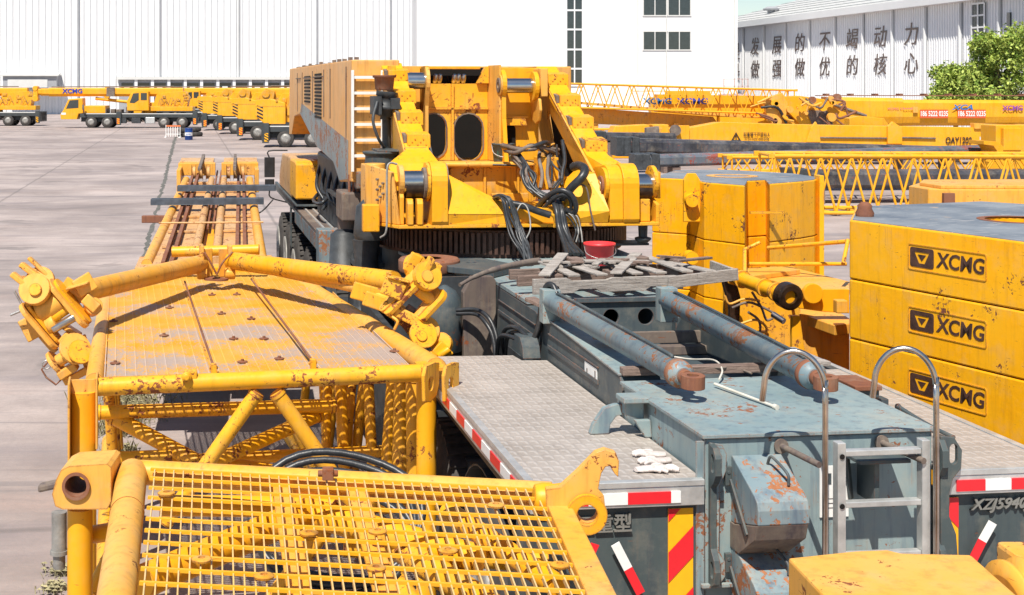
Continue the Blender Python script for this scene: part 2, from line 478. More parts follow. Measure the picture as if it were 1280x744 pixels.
# loose red and white marker boards on the rear panels
def strip(name, pts, mats, w, y=-.03):
    a, mid, b = [Vector(p) for p in pts]
    t = MB(); d = (b-a).normalized(); u = d.cross(Vector((0,1,0))).normalized()
    for k, (p, q) in enumerate(((a, mid), (mid, b))):
        t.cur = k; t.obox((p+q)/2, (q-p)/2, u*w/2, Vector((0,.004,0)))
    return t.build(name, mats, crane)
a, c_, b = P(769, 680, y=-.04), P(785, 711, y=-.04), P(801, 742, y=-.04)
strip('marker_strip', (a, c_, b), [m_whitet, m_redt], .05)
a, c_, b = P(1241, 653, y=-.04), P(1228, 676, y=-.04), P(1216, 700, y=-.04)
strip('marker_strip', (a, c_, b), [m_whitet, m_redt], .05)
a, c_, b = P(744, 680, y=-.14), P(738, 693, y=-.14), P(728, 716, y=-.10)
strip('marker_strip', (a, c_, b), [m_redt, m_redt], .045)
q = P(762, 657, y=-.0); 
text('rear_lettering', '\u5f90\u5de5\u91cd\u578b', .105, P(742, 656, y=-.002), (1,0,0), (0,0,1), m_letter, crane, .02, 1.0, .015)
text('rear_lettering', 'XZJ5940JQZ', .085, P(1212, 630.5, y=-.002), (1,0,.0), (0,0,1), m_letter, crane, .02, 1.05, .02, .3, 'LEFT')
text('rear_lettering', 's', .20, P(756, 741, y=-.003), (1,0,0), (0,0,1), m_whitet, crane, .004, 1.1, .06)

# ---- rear centre box (grey-blue) between the decks
m = MB()
bx = MB(); bx.box(-.57, .75, .03, 1.36, 1.2, 2.05); bx.box(-.565, .745, .0, .029, .8, 2.045)
rb = bx.build('rear_box', m_blue, crane, .008)
lid = MB(); lid.zprof([(-.585,-.02),(.765,-.02),(.79,1.40),(-.60,1.36)], 2.051, 2.071); lid.build('top_plate', m_blue, rb, .003)
# side lugs with long holes
for x0, mir in ((-.555, 1), (.735, 1)):
    o = []
    prof = [(-.02,2.03),(-.09,2.02),(-.125,1.97),(-.125,1.88),(-.09,1.83),(-.055,1.80),(-.05,1.6),(-.055,1.47),(-.10,1.42),(-.115,1.36),(-.10,1.29),(-.05,1.26),(-.02,1.26)]
    w = MB(); w.plate(prof, [stadium(-.078, 1.935, .035, .10)[::1], stadium(-.07, 1.36, .035, .09)], (x0, 0, 0), (0,1,0), (0,0,1), (.035,0,0))
    w.build('lifting_lug', m_blued, rb, .003)
# visible lug outlines (facing plates)
def lug_face(cx, z0, z1, y, flip):
    s = -1 if flip else 1
    prof = [(cx-.03*s, z1), (cx+.035*s, z1-.01), (cx+.06*s, z1-.06), (cx+.055*s, z1-.15), (cx+.02*s, z1-.23), (cx+.015*s, z0+.18), (cx+.05*s, z0+.12), (cx+.05*s, z0+.04), (cx+.02*s, z0), (cx-.03*s, z0)]
    w = MB(); w.yprof(prof, y, y+.03, [stadium(cx+.012*s, z1-.10, .034, .085), stadium(cx+.012*s, z0+.08, .03, .07)])
    w.build('lifting_lug', m_blue if not flip else m_blued, rb, .003)
lug_face(-.515, 1.27, 2.03, -.034, False)
# right-hand lug pokes out past the box corner
w = MB(); cx = .80
w.yprof([(.75,2.04),(.83,2.03),(.875,1.96),(.87,1.86),(.82,1.80),(.80,1.72),(.80,1.60),(.84,1.50),(.85,1.38),(.78,1.28),(.75,1.28)], -.08, -.052, [stadium(.825, 1.94, .045, .11)])
w.build('lifting_lug', m_blued, rb, .003)
# vertical corner strip, weld flange and bottom bar
w = MB(); w.box(-.62, -.572, -.012, .0, .8, 2.04); w.box(-.60, -.40, -.05, -.02, 1.255, 1.275); w.build('corner_flange', m_blue, rb, .003)

# ---- tool boxes
def toolbox(dz):
    prof = [(0,1.955),(-.02,1.957),(-.30,1.83),(-.345,1.80),(-.36,1.76),(-.36,1.685),(-.05,1.60),(0,1.60)]
    b = MB(); b.xprof([(y-.002, z+dz) for y, z in prof], -.42, -.14)
    t = b.build('tool_box', m_cylp, crane, .006)
    h = MB(); pts = [(-.30,-.10,1.93),(-.30,-.12,1.955),(-.27,-.16,1.955),(-.25,-.20,1.925),(-.25,-.21,1.885)]
    h.path([(-.25,-.09,1.925+dz),(-.25,-.12,1.97+dz),(-.24,-.15,1.97+dz),(-.21,-.25,1.915+dz),(-.21,-.26,1.86+dz)], .008, 8, 4); h.build('handle', m_rail, t)
    h = MB(); h.beam((-.435,-.03,1.83+dz), (-.435,-.25,1.60+dz), .012, .025); h.box(-.46, -.425, -.03, -.003, 1.80+dz, 1.90+dz)
    h.tube((-.442,-.034,1.87+dz), (-.442,-.028,1.87+dz), .01); h.build('latch_bracket', m_blued, t, .002)
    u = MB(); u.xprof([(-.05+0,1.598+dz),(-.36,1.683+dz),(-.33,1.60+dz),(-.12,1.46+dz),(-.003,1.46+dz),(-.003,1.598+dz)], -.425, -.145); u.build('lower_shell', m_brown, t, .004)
toolbox(0); toolbox(-.47)

# ---- ladder, grab rails
lad = MB(); lad.box(.03, .075, -.33, -.27, .7, 2.09)
lad.build('ladder_rail', m_alu, crane, .004)
lad = MB(); lad.box(.50, .545, -.33, -.27, .7, 2.09); lad.build('ladder_rail', m_alu, crane, .004)
for k in range(5):
    z = 2.035-k*.27
    r = MB(); r.box(.077, .498, -.325, -.275, z-.018, z+.012); r.build('ladder_rung', m_alu, crane, .004)
for k in range(3):
    r = MB()
    for z in (1.99, 1.75, 1.5):
        pass
r = MB()
for z in (2.02, 1.76):
    r.lathe((.0515, -.334, z), (0,-1,0), [(0,.014),(.003,.014)], 12)
r.build('rung_end_cap', m_dark, crane)
def grab(x, side):
    pts = [(x,-.36,.8),(x,-.36,2.30)]
    cx = -.36
    c = V(x, -.36, 2.33)
    arc = []
    for k in range(11):
        a = R(180*k/10); rad = .175
        dx = -.30*rad/.175  # leans left while bending forward
        arc.append((x-(1-math.cos(a))*rad*.80, -.36+(1-math.cos(a))*rad*.35, 2.37+math.sin(a)*rad*1.15))
    pts += arc; e = pts[-1]; pts.append((e[0]-.005, e[1]+.01, e[2]-.07))
    g = MB(); g.path(pts, .0155, 10, 3); g.build('grab_rail', m_chromed, crane)
grab(-.055, -1); grab(.56, 1)
for x in (-.14, .44):
    s = MB(); s.tube((x,-.0,2.0), (x+.06,-.345,1.985), .017, 10); s.lathe((x,-.012,2.0), (0,-1,0), [(0,.04),(.012,.04)], 16); s.build('rail_standoff', m_brown, crane)
bk = MB(); bk.box(.18, .47, -.27, -.05, 1.955, 1.975); bk.box(.30, .33, -.20, -.01, 1.72, 1.95); bk.beam((.22,-.05,1.95),(.26,-.02,1.70),.02,.03); bk.build('step_bracket', m_blued, crane, .003)
# notice sheet
n_ = MB(); n_.cur = 0; n_.box(.085, .25, -.012, -.004, 1.60, 1.88)
n_.cur = 1
for i in range(4): n_.box(.165, .235, -.0145, -.0125, 1.85-.02*i, 1.855-.02*i)
for i in range(3): n_.box(.10, .23, -.0145, -.0125, 1.70-.025*i, 1.703-.025*i)
n_.box(.10, .15, -.0145, -.0125, 1.78, 1.84)
n_.build('notice_sticker', [m_white, m_rail], crane)

# ---- long main frame (two side beams, sloping slightly up to the front)
for sx in (-1, 1):
    f = MB()
    xa, xb = (-.57, -.30) if sx < 0 else (.55, .79)
    f.xprof([(1.40,1.3),(1.40,2.02),(1.46,2.085),(3.30,2.15),(3.46,2.02),(3.46,1.3)], xa, xb)
    f.xprof([(3.461,1.2),(3.461,2.10),(3.60,2.15),(5.3,2.155),(7.3,2.155),(7.3,1.2)], xa, xb)
    fb = f.build('frame_beam', m_rail, crane, .006)
    c = MB(); c.obox((( xa+xb)/2, 2.40, 2.125), ((xb-xa)/2+.008,0,0), (0,.95,.034), (0,0,.006)); c.build('top_flange', m_blue, fb, .002)
    st = MB()
    for (ya, yb) in ((1.9, 3.2), (3.6, 4.9)):
        st.box(xa-.012 if sx < 0 else xb, xa if sx < 0 else xb+.012, ya, yb, 1.93, 1.96)
        st.box(xa-.012 if sx < 0 else xb, xa if sx < 0 else xb+.012, ya, yb, 2.04, 2.05)
    st.build('stiffener', m_rail, fb, .002)
f = MB(); f.box(-.299, .549, 1.40, 3.9, 1.90, 1.93); f.build('frame_floor', m_rail, crane)
# rear bridge plates over the frame
f = MB(); f.zprof([(-.57,3.9),(.79,3.9),(.85,5.3),(1.3,6.3),(1.3,7.4),(-1.1,7.4),(-1.0,6.3),(-.57,5.2)], 2.16, 2.195)
f.build('upper_plate', m_blue, crane, .004)
# cross wall with two lightening holes
f = MB(); f.yprof([(-.24,1.94),(.56,1.94),(.56,2.24),(-.24,2.24)], 3.55, 3.58, [circ(.04,2.10,.065,22), circ(.33,2.10,.065,22)])
f.box(-.27, .56, 3.52, 3.548, 2.225, 2.262); f.build('cross_wall', m_rail, crane, .003)
f = MB(); f.box(-.26, .56, 2.93, 2.97, 2.0, 2.09) ; f.box(-.02, .55, 2.80, 2.90, 1.935, 2.0); f.build('cross_member', m_brown, crane, .004)
# side label
l = MB(); l.cur = 0; l.box(-.576, -.5725, 1.93, 2.22, 1.93, 2.03); l.cur = 1; l.box(-.578, -.5765, 1.96, 1.98, 1.95, 2.01); l.box(-.578, -.5765, 2.15, 2.17, 1.96, 1.99)
l.build('small_sticker', [m_white, m_rail], crane)

# ---- hydraulic rams lying on the frame
def ram(a, b, r):
    a, b = Vector(a), Vector(b); d = (b-a).normalized(); L = (b-a).length
    m = MB(); m.lathe(a, d, [(0,r*.8),(0.02,r),(L-.10,r),(L-.095,r*1.12),(L-.03,r*1.12),(L-.02,r*.8),(L,r*.7)], 28)
    c = m.build('hydraulic_ram', m_cylp, crane)
    gk = MB(); gk.lathe(b-d*.11, d, [(0,r*1.08),(.01,r*1.18),(.05,r*1.18),(.06,r*1.02)], 28); gk.build('gland_nut', m_rust, c)
    p = MB(); u = d.cross(Vector((0,0,1))).normalized(); n = u.cross(d)
    p.path([a+n*r*1.05+d*.15, a+n*(r*1.25)+d*.3, a+n*r*1.25+d*(L*.5), a+n*r*1.2+d*(L-.25), a+n*r*1.05+d*(L-.18)], .011, 8, 4); p.build('ram_pipe', m_rail, c)
    e = MB(); e.lathe(b-d*.01, d, [(0,r*.62),(.05,r*.62)], 20); o = b+d*.12
    e.plate(circ(0,0,.072,20), [circ(0,0,.036,16)], o-n*.04-d*.0, u, d, n*.08); e.build('ram_eye', m_rust if r > 0 else m_rust, c, .003)
    k = MB(); k.box(a.x-.07, a.x+.07, a.y-.06, a.y+.06, 2.13, a.z+r*1.25); k.build('ram_mount', m_blue, c, .006)
ram((-.56, 3.20, 2.30), (-.36, .86, 2.20), .074)
ram((.36, 3.15, 2.30), (.42, .73, 2.20), .076)

# ---- outrigger lock brackets on the decks
def bracket(x, y, s):
    b = MB(); b.yprof([(x-.10*s,1.842),(x-.22*s,1.842),(x-.20*s,1.90),(x-.13*s,2.0),(x-.06*s,2.02),(x+.02*s,2.02),(x+.02*s,1.96),(x-.05*s,1.95),(x-.09*s,1.90)], y, y+.05)
    b.yprof([(x-.02*s,2.05),(x+.10*s,2.05),(x+.10*s,1.93),(x-.02*s,1.97)], y-.06, y+.09)
    b.box(x-.05*s, x+.11*s, y-.13, y+.03, 2.052, 2.085)
    b.yprof([(x+.02*s,1.95),(x+.12*s,1.95),(x+.13*s,1.842),(x+.09*s,1.842)], y-.12, y-.08)
    b.build('lock_bracket', m_blue, crane, .006)
bracket(-.70, .95, 1)
w = MB(); w.xprof([(3.25,1.842),(3.32,1.842),(3.40,1.93),(3.55,1.93),(3.55,1.99),(3.36,1.99),(3.28,1.93)], -.76, -.62); w.build('lock_bracket', m_rail, crane, .005)
# right side: rusty topped bracket with ring
b = MB(); b.box(.80, .98, .98, 1.32, 2.05, 2.08); b.cur = 1; b.box(.80, .97, 1.0, 1.30, 2.0, 2.049); b.box(.84, .94, .96, 1.06, 1.842, 2.0); b.box(.965, 1.06, 1.05, 1.15, 1.88, 1.98)
b.build('lock_bracket', [m_rust, m_rail], crane, .005)
b = MB(); b.path([(1.08,.98,1.95),(1.14,.85,1.90),(1.18,.7,1.87),(1.20,.55,1.86)], .014, 8, 5); b.lathe((1.08,.98,1.93),(1,0,.1),[(0,.035),(.015,.035)],14); b.build('ring_chain', m_rail, crane)

# ---- outrigger housing behind the left deck (brown and dark)
w = MB()
w.yprof([(-.86,.5),(-.575,.5),(-.575,2.2),(-.60,2.24),(-.80,2.24),(-.88,2.1)], 5.0, 5.1)
w.build('outrigger_housing', m_brown, crane, .01)
w = MB(); w.lathe((-1.02,5.15,1.55),(0,0,1),[(0,.15),(.02,.17),(.45,.16),(.55,.10),(.6,.02)],22); w.build('outrigger_jack', m_rail, crane)
w = MB(); w.box(-1.45, -.58, 5.3, 5.36, .5, 2.2); w.box(-1.5, -1.44, 3.6, 8.6, .45, 1.7); w.box(-1.44,-.58,3.9,3.96,.45,1.30); w.build('dark_cross_plate', m_dgrey, crane)
w = MB(); w.box(-1.30, -.60, 4.6, 5.0, 1.35, 1.40); w.build('housing_shelf', m_rail, crane, .005)
# looped hoses
for k, pts in enumerate((
    [(-.95,4.95,1.95),(-.8,4.85,1.97),(-.72,4.7,1.93),(-.67,4.6,1.8),(-.66,4.5,1.6)],
    [(-.95,4.95,1.92),(-.8,4.85,1.93),(-.74,4.7,1.88),(-.69,4.6,1.75),(-.69,4.5,1.5)],
    [(-.66,3.4,1.95),(-.72,3.6,2.02),(-.76,3.85,1.97),(-.73,4.1,1.8),(-.72,4.2,1.5)],
    [(-.64,3.4,1.92),(-.70,3.6,1.98),(-.73,3.85,1.92),(-.70,4.1,1.75),(-.68,4.2,1.5)],
    [(-.67,3.45,1.9),(-.75,3.65,1.94),(-.79,3.9,1.9),(-.77,4.1,1.75),(-.76,4.2,1.5)],
    [(-.68,3.42,1.88),(-.62,3.35,2.05),(-.60,3.3,2.25),(-.58,3.25,2.40),(-.54,3.2,2.42),(-.52,3.15,2.36)],
    [(-.66,3.5,1.86),(-.60,3.4,2.02),(-.57,3.35,2.22),(-.55,3.28,2.38),(-.50,3.2,2.39)],
    )):
    h = MB(); h.path(pts, .019 if k < 5 else .023, 8, 6); h.build('hydraulic_hose', m_hose, crane)

# ---- chassis body and wheels
w = MB(); w.box(-.58, .78, 1.4, 22, .95, 1.7); w.box(-1.3, 1.3, .6, 22, 1.0, 1.2); w.build('chassis_frame', m_dgrey, crane)
for (ya, yb, zt, mm) in ((9.9, 12.0, 1.25, m_dgrey), (12.6, 16.6, 1.88, m_brown)):
    w = MB(); w.box(-1.5, -.95, ya, yb, zt-.05, zt); w.build('walkway_plate', mm, crane, .005)
for i in range(9):
    pass
w = MB(); w.box(-1.02, -.98, 12.4, 16.6, 1.885, 1.895)
for k in range(3): w.box(-1.38+k*.13, -1.35+k*.13, 12.65, 16.55, 1.881, 1.9)
w.build('walkway_rib', m_alu, crane)
w = MB(); w.box(-1.5, -.98, 12.2, 12.59, 1.05, 1.92); w.box(-1.5,-1.46,12.6,16.6,1.60,1.829); w.build('storage_panel', m_cylp, crane, .01)
w = MB(); w.box(-1.5, -1.45, 16.7, 22, 1.78, 1.95); w.box(-1.5, -1.47, 17.6, 17.75, .9, 1.78); w.build('fender', m_rail, crane, .01)
def wheel(y, x, parent, r=.68, w_=.45, s=-1):
    t = MB(); prof = [(0,r*.62),(.01,r*.68),(.03,r*.90),(.08,r*.98),(.12,r),(w_-.12,r),(w_-.08,r*.98),(w_-.03,r*.9),(w_,r*.62)]
    t.lathe((0,0,0), (1,0,0), prof, 40)
    for k in range(40):  # tread lugs
        a = 2*math.pi*k/40
        t.obox((w_/2, math.cos(a)*(r+.006), math.sin(a)*(r+.006)), (w_*.36,0,0), (0,-math.sin(a)*.03,math.cos(a)*.03), (0,math.cos(a)*.014,math.sin(a)*.014))
    return t
wt = wheel(0,0,None); wp = None
def add_wheel(x, y, s, first=[None]):
    if first[0] is None:
        o = wt.build('wheel', m_tyre, crane)
        rm = MB(); rm.lathe((0,0,0),(1,0,0),[(-.01,.30),(-.02,.43),(.03,.41),(.09,.34),(.10,.18),(.02,.17),(.0,.12),(-.03,.10),(-.04,.02)],32)
        for k in range(10):
            a = 2*math.pi*k/10; rm.tube((.10,math.cos(a)*.25,math.sin(a)*.25),(.06,math.cos(a)*.25,math.sin(a)*.25),.018,6)
        rim = rm.build('rim', m_rim, o); first[0] = o
    else:
        o = first[0].copy(); COL.objects.link(o); o.parent = crane
        for ch in first[0].children:
            c = ch.copy(); COL.objects.link(c); c.parent = o
    o.location = (x, y, .68)
    if s > 0: o.rotation_euler = (0,0,math.pi)
for y in (1.55, 3.3, 9.0, 10.8, 12.6, 14.9, 16.9, 19.0, 21.0):
    add_wheel(-1.49, y, -1); add_wheel(1.49, y, 1)
# mudguard over the rearmost wheel
w = MB()
arc = [(1.55+math.cos(R(a))*.80, .68+math.sin(R(a))*.80) for a in range(10, 171, 10)]
for i in range(len(arc)-1):
    (y0, z0), (y1, z1) = arc[i], arc[i+1]
    w.hexa([(-1.46,y0,z0),(-.98,y0,z0),(-.98,y1,z1),(-1.46,y1,z1),(-1.46,y0*1+.0,z0+.012),(-.98,y0,z0+.012),(-.98,y1,z1+.012),(-1.46,y1,z1+.012)])
w.build('mudguard', m_rubber, crane)
w = MB(); w.tube((-1.40,.4,1.58),(-1.40,3.3,1.60),.07,14); w.build('side_pipe', m_black, crane)
w = MB(); w.cur=0; w.box(-1.47,-1.42,3.46,3.60,1.2,1.75); w.cur=1; w.box(-1.475,-1.471,3.48,3.58,1.35,1.5); w.build('tail_lamp', [m_rail, m_redt], crane, .004)

# ---- carrier front end: yellow box, cab side, mirror
w = MB(); w.xprof([(16.0,2.05),(16.0,2.66),(16.2,2.70),(17.3,2.68),(17.35,2.05)], -1.53, -1.13); fc = w.build('front_locker', m_yel2, crane, .03)
w = MB(); w.xprof([(17.36,1.97),(17.36,2.66),(17.8,2.70),(19.8,2.66),(20.6,2.2),(20.6,1.97)], -1.5, 1.4); w.build('carrier_cab', m_peach, crane, .03); w = MB(); w.box(-1.53,-1.0,15.95,20.6,1.93,1.965); w.box(-1.0,1.4,17.5,22.3,1.0,1.92); w.build('cab_floor', m_rail, crane, .01)
w = MB(); w.box(-1.12, -.6, 15.9, 17.2, 1.97, 2.62); w.build('engine_cover', m_yeld, crane, .02)
w = MB(); w.box(-1.2, 1.2, 10.2, 15.6, 1.75, 2.9); w.build('pump_housing', m_dgrey, crane, .05)
w = MB(); w.box(-1.45,-1.2,8.9,9.6,2.3,2.7); w.box(-1.38,-1.1,8.3,8.7,2.75,2.95); w.lathe((-1.42,9.0,2.0),(0,0,1),[(0,.16),(.5,.16),(.52,.12),(.6,.12)],20); w.build('pump_unit', m_brown, crane, .02)
for k in range(7):
    y = 9.2+k*.9; w = MB(); w.path([(-1.15,y,2.1+.1*(k%3)),(-1.28,y+.2,2.35),(-1.22,y+.5,2.6),(-1.1,y+.7,2.8)], .03, 8, 5); w.build('hydraulic_hose', m_hose, crane)
q = P(337, 215, y=19.0)
w = MB(); w.path([(-1.45,19.0,2.75),(q.x-.02,19.0,2.74),(q.x,19.0,2.6)], .015, 6, 3); w.path([(-1.45,19.0,1.75),(q.x+.02,19.0,1.85),(q.x,19.0,2.0)], .015, 6, 3)
mir = w.build('mirror_arm', m_black, crane)
w = MB(); w.zprof(rrect(q.x-.10, q.x+.10, 18.96, 19.04, .03), 2.24, 2.62); w.zprof(rrect(q.x-.09, q.x+.09, 18.96, 19.04, .03), 2.02, 2.2); w.build('mirror', m_black, mir, .01)
w = MB(); w.path([P(410,247,y=13.5),P(400,255,y=13.5),P(392,250,y=14.5),P(402,240,y=15),P(415,245,y=14)], .03, 8, 6); w.path([P(403,262,y=14),P(415,248,y=14),P(425,255,y=14),P(418,265,y=13.6)], .03, 8, 6); w.build('hydraulic_hose', m_hose, crane)

# ================================================================== superstructure
# machinery house
sup = MB()
ypx = lambda px_, py_: P(px_, py_, x=-1.5)
hp = [(8.28, 4.27), (17.8, 4.30), (17.8, 3.25), (16.6, 3.22), (16.0, 3.45), (15.0, 3.45)]
prof = [(8.28,4.27),(17.8,4.30),(17.9,3.1),(17.3,3.12),(16.7,3.45),(15.4,3.52),(12.5,3.10),(10.2,3.0),(9.5,2.80),(8.28,2.88)]
sup.xprof(prof, -1.5, -.95)
sup.box(-.949, 1.45, 9.6, 17.8, 2.9, 4.22)
house = sup.build('machinery_house', m_yelh, crane, .015)
g = MB(); g.xprof([(15.4,3.525),(15.1,3.70),(8.6,3.34),(8.6,2.895),(9.5,2.815),(10.2,3.01),(12.5,3.11)], -1.506, -1.501); g.build('livery_band', m_cylp, house)
g = MB()
for (pa, pb, y0, y1, n) in ((381, 388, 97, 127, 8), (394, 402, 94, 146, 13)):
    for k in range(n):
        py = y0+(y1-y0)*k/(n-1)
        a = ypx(pa, py); b = ypx(pb, py)
        g.box(-1.512, -1.501, b.y, a.y, a.z-.012, a.z+.018)
g.build('vent_louvres', m_dark, house)
g = MB()
for pxs in (372, 378, 391, 405, 413, 433): 
    a = ypx(pxs, 100); g.box(-1.509, -1.501, a.y-.02, a.y+.02, 3.55 if pxs < 420 else 3.3, 4.2)
for a_, b_ in ((371,376),(380,389),(392,404)):
    a = ypx(a_, 98); b = ypx(b_, 95)
    g.box(-1.52, -1.501, b.y, a.y, 4.10, 4.115)
g.build('panel_seam', m_brown, house)
g = MB()
random.seed(3)
for k in range(16):
    y = 8.4+k*.6; g.box(-1.45, -1.40, y, y+.05, 4.275, 4.275+random.uniform(.02,.06))
g.build('roof_lug', m_brown, house)
# ladder on the end of the house
g = MB(); g.box(-1.51, -1.48, 8.20, 8.25, 3.0, 4.15); g.box(-1.17, -1.15, 8.20, 8.25, 3.0, 4.15)
lr = g.build('house_ladder', m_white, house, .004)
g = MB()
for k in range(6): g.box(-1.478, -1.172, 8.205, 8.245, 4.07-k*.178-.016, 4.07-k*.178+.016)
g.build('rung', m_white, lr)
w = MB(); w.box(-1.10,-1.02,8.1,8.2,3.3,4.2); w.build('house_post', m_yel2, house, .005)

# turntable slab, ring gear
w = MB()
w.lathe((.12,7.98,2.20),(0,0,1),[(0,1.38),(.28,1.38)],96,False)
for k in range(150):
    a = 2*math.pi*k/150; w.obox((.12+math.cos(a)*1.40,7.98+math.sin(a)*1.40,2.35),(-math.sin(a)*.017,math.cos(a)*.017,0),(math.cos(a)*.036,math.sin(a)*.03,0),(0,0,.11))
w.build('ring_gear', m_gear, crane)
w = MB(); w.box(-1.4, 1.4, 7.0, 12, 2.49, 2.528); w.build('turntable_slab', m_dgrey, crane)
w = MB(); w.lathe((.12,7.98,1.7),(0,0,1),[(0,1.30),(.499,1.30)],48); w.build('turntable_drum', m_dgrey, crane)

# lower rear frame: bottom plate, panels, gussets
w = MB(); w.zprof([(-1.24,6.45),(1.48,6.45),(1.48,7.9),(-1.50,7.9),(-1.50,7.0)], 2.53, 2.565); w.build('rear_bottom_plate', m_yel2, crane, .006)
w = MB(); w.box(-.74, .95, 6.50, 6.53, 2.566, 2.72); w.box(-.74, .95, 6.531, 7.3, 2.70, 2.72); w.build('rear_sill', m_yel, crane, .006)
w = MB()
w.hexa([(-.735,6.46,2.566),(-.02,6.46,2.566),(-.02,6.499,2.566),(-.735,6.499,2.566),(-.735,6.44,2.67),(-.05,6.47,2.66),(-.05,6.499,2.66),(-.735,6.499,2.67)])
w.add([(-.735,6.72,3.08),(-.06,6.55,2.735),(-.735,6.44,2.675),(-.06,6.47,2.665),(-.735,7.1,3.10),(-.06,7.1,2.735)], [(0,2,3,1),(0,1,5,4)])
w.build('gusset', m_yel, crane)
w = MB()
w.add([(.86,6.66,3.06),(.76,6.68,3.05),(.44,6.62,2.74),(.44,6.47,2.69),(.93,6.40,2.69),(.93,6.45,2.57),(.44,6.46,2.57),(.86,7.1,3.08),(.76,7.1,3.06),(.44,7.1,2.76)], [(0,1,2,3,4),(4,3,6,5),(1,0,7,8),(2,1,8,9)])
w.build('gusset', m_yel, crane)
# panels behind
w = MB(); w.box(-.72, .55, 7.8, 7.86, 2.56, 3.08)
for x in (-.46, -.08, .30): w.box(x, x+.03, 7.77, 7.799, 2.6, 3.06)
w.build('lower_wall', m_yeld, crane, .006)
w = MB(); w.box(.0, .42, 7.72, 7.769, 2.60, 2.78); w.box(-.42,-.02,7.74,7.769,2.62,2.74); w.build('cover_panel', m_yeld, crane, .008)
w = MB(); w.box(-.72, .50, 7.72, 8.35, 3.085, 3.11); w.tube((-.70,7.72,3.10),(.30,7.72,3.10),.03,10); w.build('shelf', m_yelf, crane, .004)
# upper wall with stadium holes
HA, HB = (-.535,3.40,.28,.50), (-.13,3.38,.33,.54)
w = MB(); w.yprof([(-.70,3.115),(.10,3.115),(.10,4.0),(-.70,4.0)], 8.36, 8.40, [stadium(*HA), stadium(*HB)])
w.box(-.335, -.305, 8.33, 8.359, 3.115, 4.0); w.box(-.70, .10, 8.33, 8.359, 3.70, 3.725)
w.build('back_wall', m_yel2, crane, .005)
for (cx, cz, ww, hh) in (HA, HB):
    r_ = MB(); r_.yprof(stadium(cx, cz, ww+.03, hh+.03), 8.345, 8.359, [stadium(cx, cz, ww, hh)]); r_.build('hole_rim', m_brown, crane)
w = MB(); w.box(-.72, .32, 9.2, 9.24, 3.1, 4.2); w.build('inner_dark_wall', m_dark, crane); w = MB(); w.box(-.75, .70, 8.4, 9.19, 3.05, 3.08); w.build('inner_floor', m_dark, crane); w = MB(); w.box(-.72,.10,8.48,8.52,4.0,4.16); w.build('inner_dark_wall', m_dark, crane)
w = MB(); w.box(-.72, .0, 8.30, 8.42, 4.165, 4.20); w.yprof([(-.04,4.0),(.10,4.0),(.10,4.2),(.06,4.2)], 8.30, 8.40); w.build('top_beam', m_yel2, crane, .006)
for x in (-.52, -.47, -.30, -.25, -.19):
    c = MB(); c.lathe((x,8.42,4.005),(.1,-.25,.6),[(0,.02),(.02,.034),(.08,.034),(.11,.02)],12); c.build('cable_socket', m_chromed, crane)
w = MB(); w.zprof([(.10,8.36),(.13,8.36),(.17,7.98),(.145,7.98)], 3.115, 4.21); w.build('recess_wall', m_yelf, crane, .005); w = MB(); w.box(-.70,-.66,8.0,8.36,3.1,4.2); w.build('recess_wall', m_yelf, crane, .005)
w = MB(); w.box(.17, .66, 8.20, 8.24, 3.12, 4.18); w.build('back_wall', m_yel, crane, .005)
w = MB(); w.yprof([(.22,3.52),(.50,3.52),(.48,3.60),(.24,3.60)], 8.10, 8.14); w.box(.20,.52,8.12,8.19,3.60,3.63); w.build('small_flap', m_yel2, crane, .005)
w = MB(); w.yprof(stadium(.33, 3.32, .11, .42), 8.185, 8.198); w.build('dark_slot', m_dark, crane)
w = MB(); w.box(-.90, -.705, 8.3, 8.34, 3.0, 4.20); w.build('back_wall', m_yelf, crane, .005)
w = MB(); w.xprof([(8.3,3.1),(8.3,3.45),(7.9,3.42),(7.5,3.15),(7.4,2.8),(7.9,2.6)], -.72, -.68); w.build('dark_guard', m_rail, crane, .008)

# ---- slanted stepped arms
def arm(pts, xs):
    a = MB(); top = []; 
    for i in range(len(pts)-1):
        (a0,a1,y0,z0),(b0,b1,y1,z1) = pts[i], pts[i+1]
        a.hexa([(b0,y1,z1-.10),(b1,y1,z1-.10),(a1,y0,z0-.10),(a0,y0,z0-.10),(b0,y1,z1),(b1,y1,z1),(a1,y0,z0),(a0,y0,z0)])
    o = a.build('support_arm', m_yel, crane)
    (a0,a1,y0,z0),(b0,b1,y1,z1) = pts[1], pts[2]
    for k in range(4):
        f_ = (k+.62)/4.05; xa, xb = a0+(b0-a0)*f_, a1+(b1-a1)*f_; y, z = y0+(y1-y0)*f_, z0+(z1-z0)*f_
        s = MB(); s.xprof([(y+.12,z+.085),(y-.08,z+.055),(y-.09,z-.085),(y+.02,z-.03)], xa+.035, xb+.035)
        for j in range(7): s.box(xa+.05+j*.03, xa+.065+j*.03, y-.094, y-.086, z-.06+.03*(j%3), z-.048+.03*(j%3))
        s.build('arm_step', m_yel2, o, .004)
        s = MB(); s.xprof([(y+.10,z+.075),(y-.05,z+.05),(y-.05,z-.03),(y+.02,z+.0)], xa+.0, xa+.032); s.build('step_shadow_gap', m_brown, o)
    return o
arm([(-1.16,-.92,8.95,4.22),(-1.16,-.92,8.32,4.235),(-1.07,-.82,7.08,3.30),(-1.30,-.76,6.78,3.17),(-1.28,-.74,6.62,3.0)], 0)
arm([(.655,.90,8.95,4.19),(.66,.90,8.32,4.20),(.89,1.13,7.08,3.23),(1.04,1.27,6.78,3.10),(1.06,1.27,6.62,3.0)], 0)
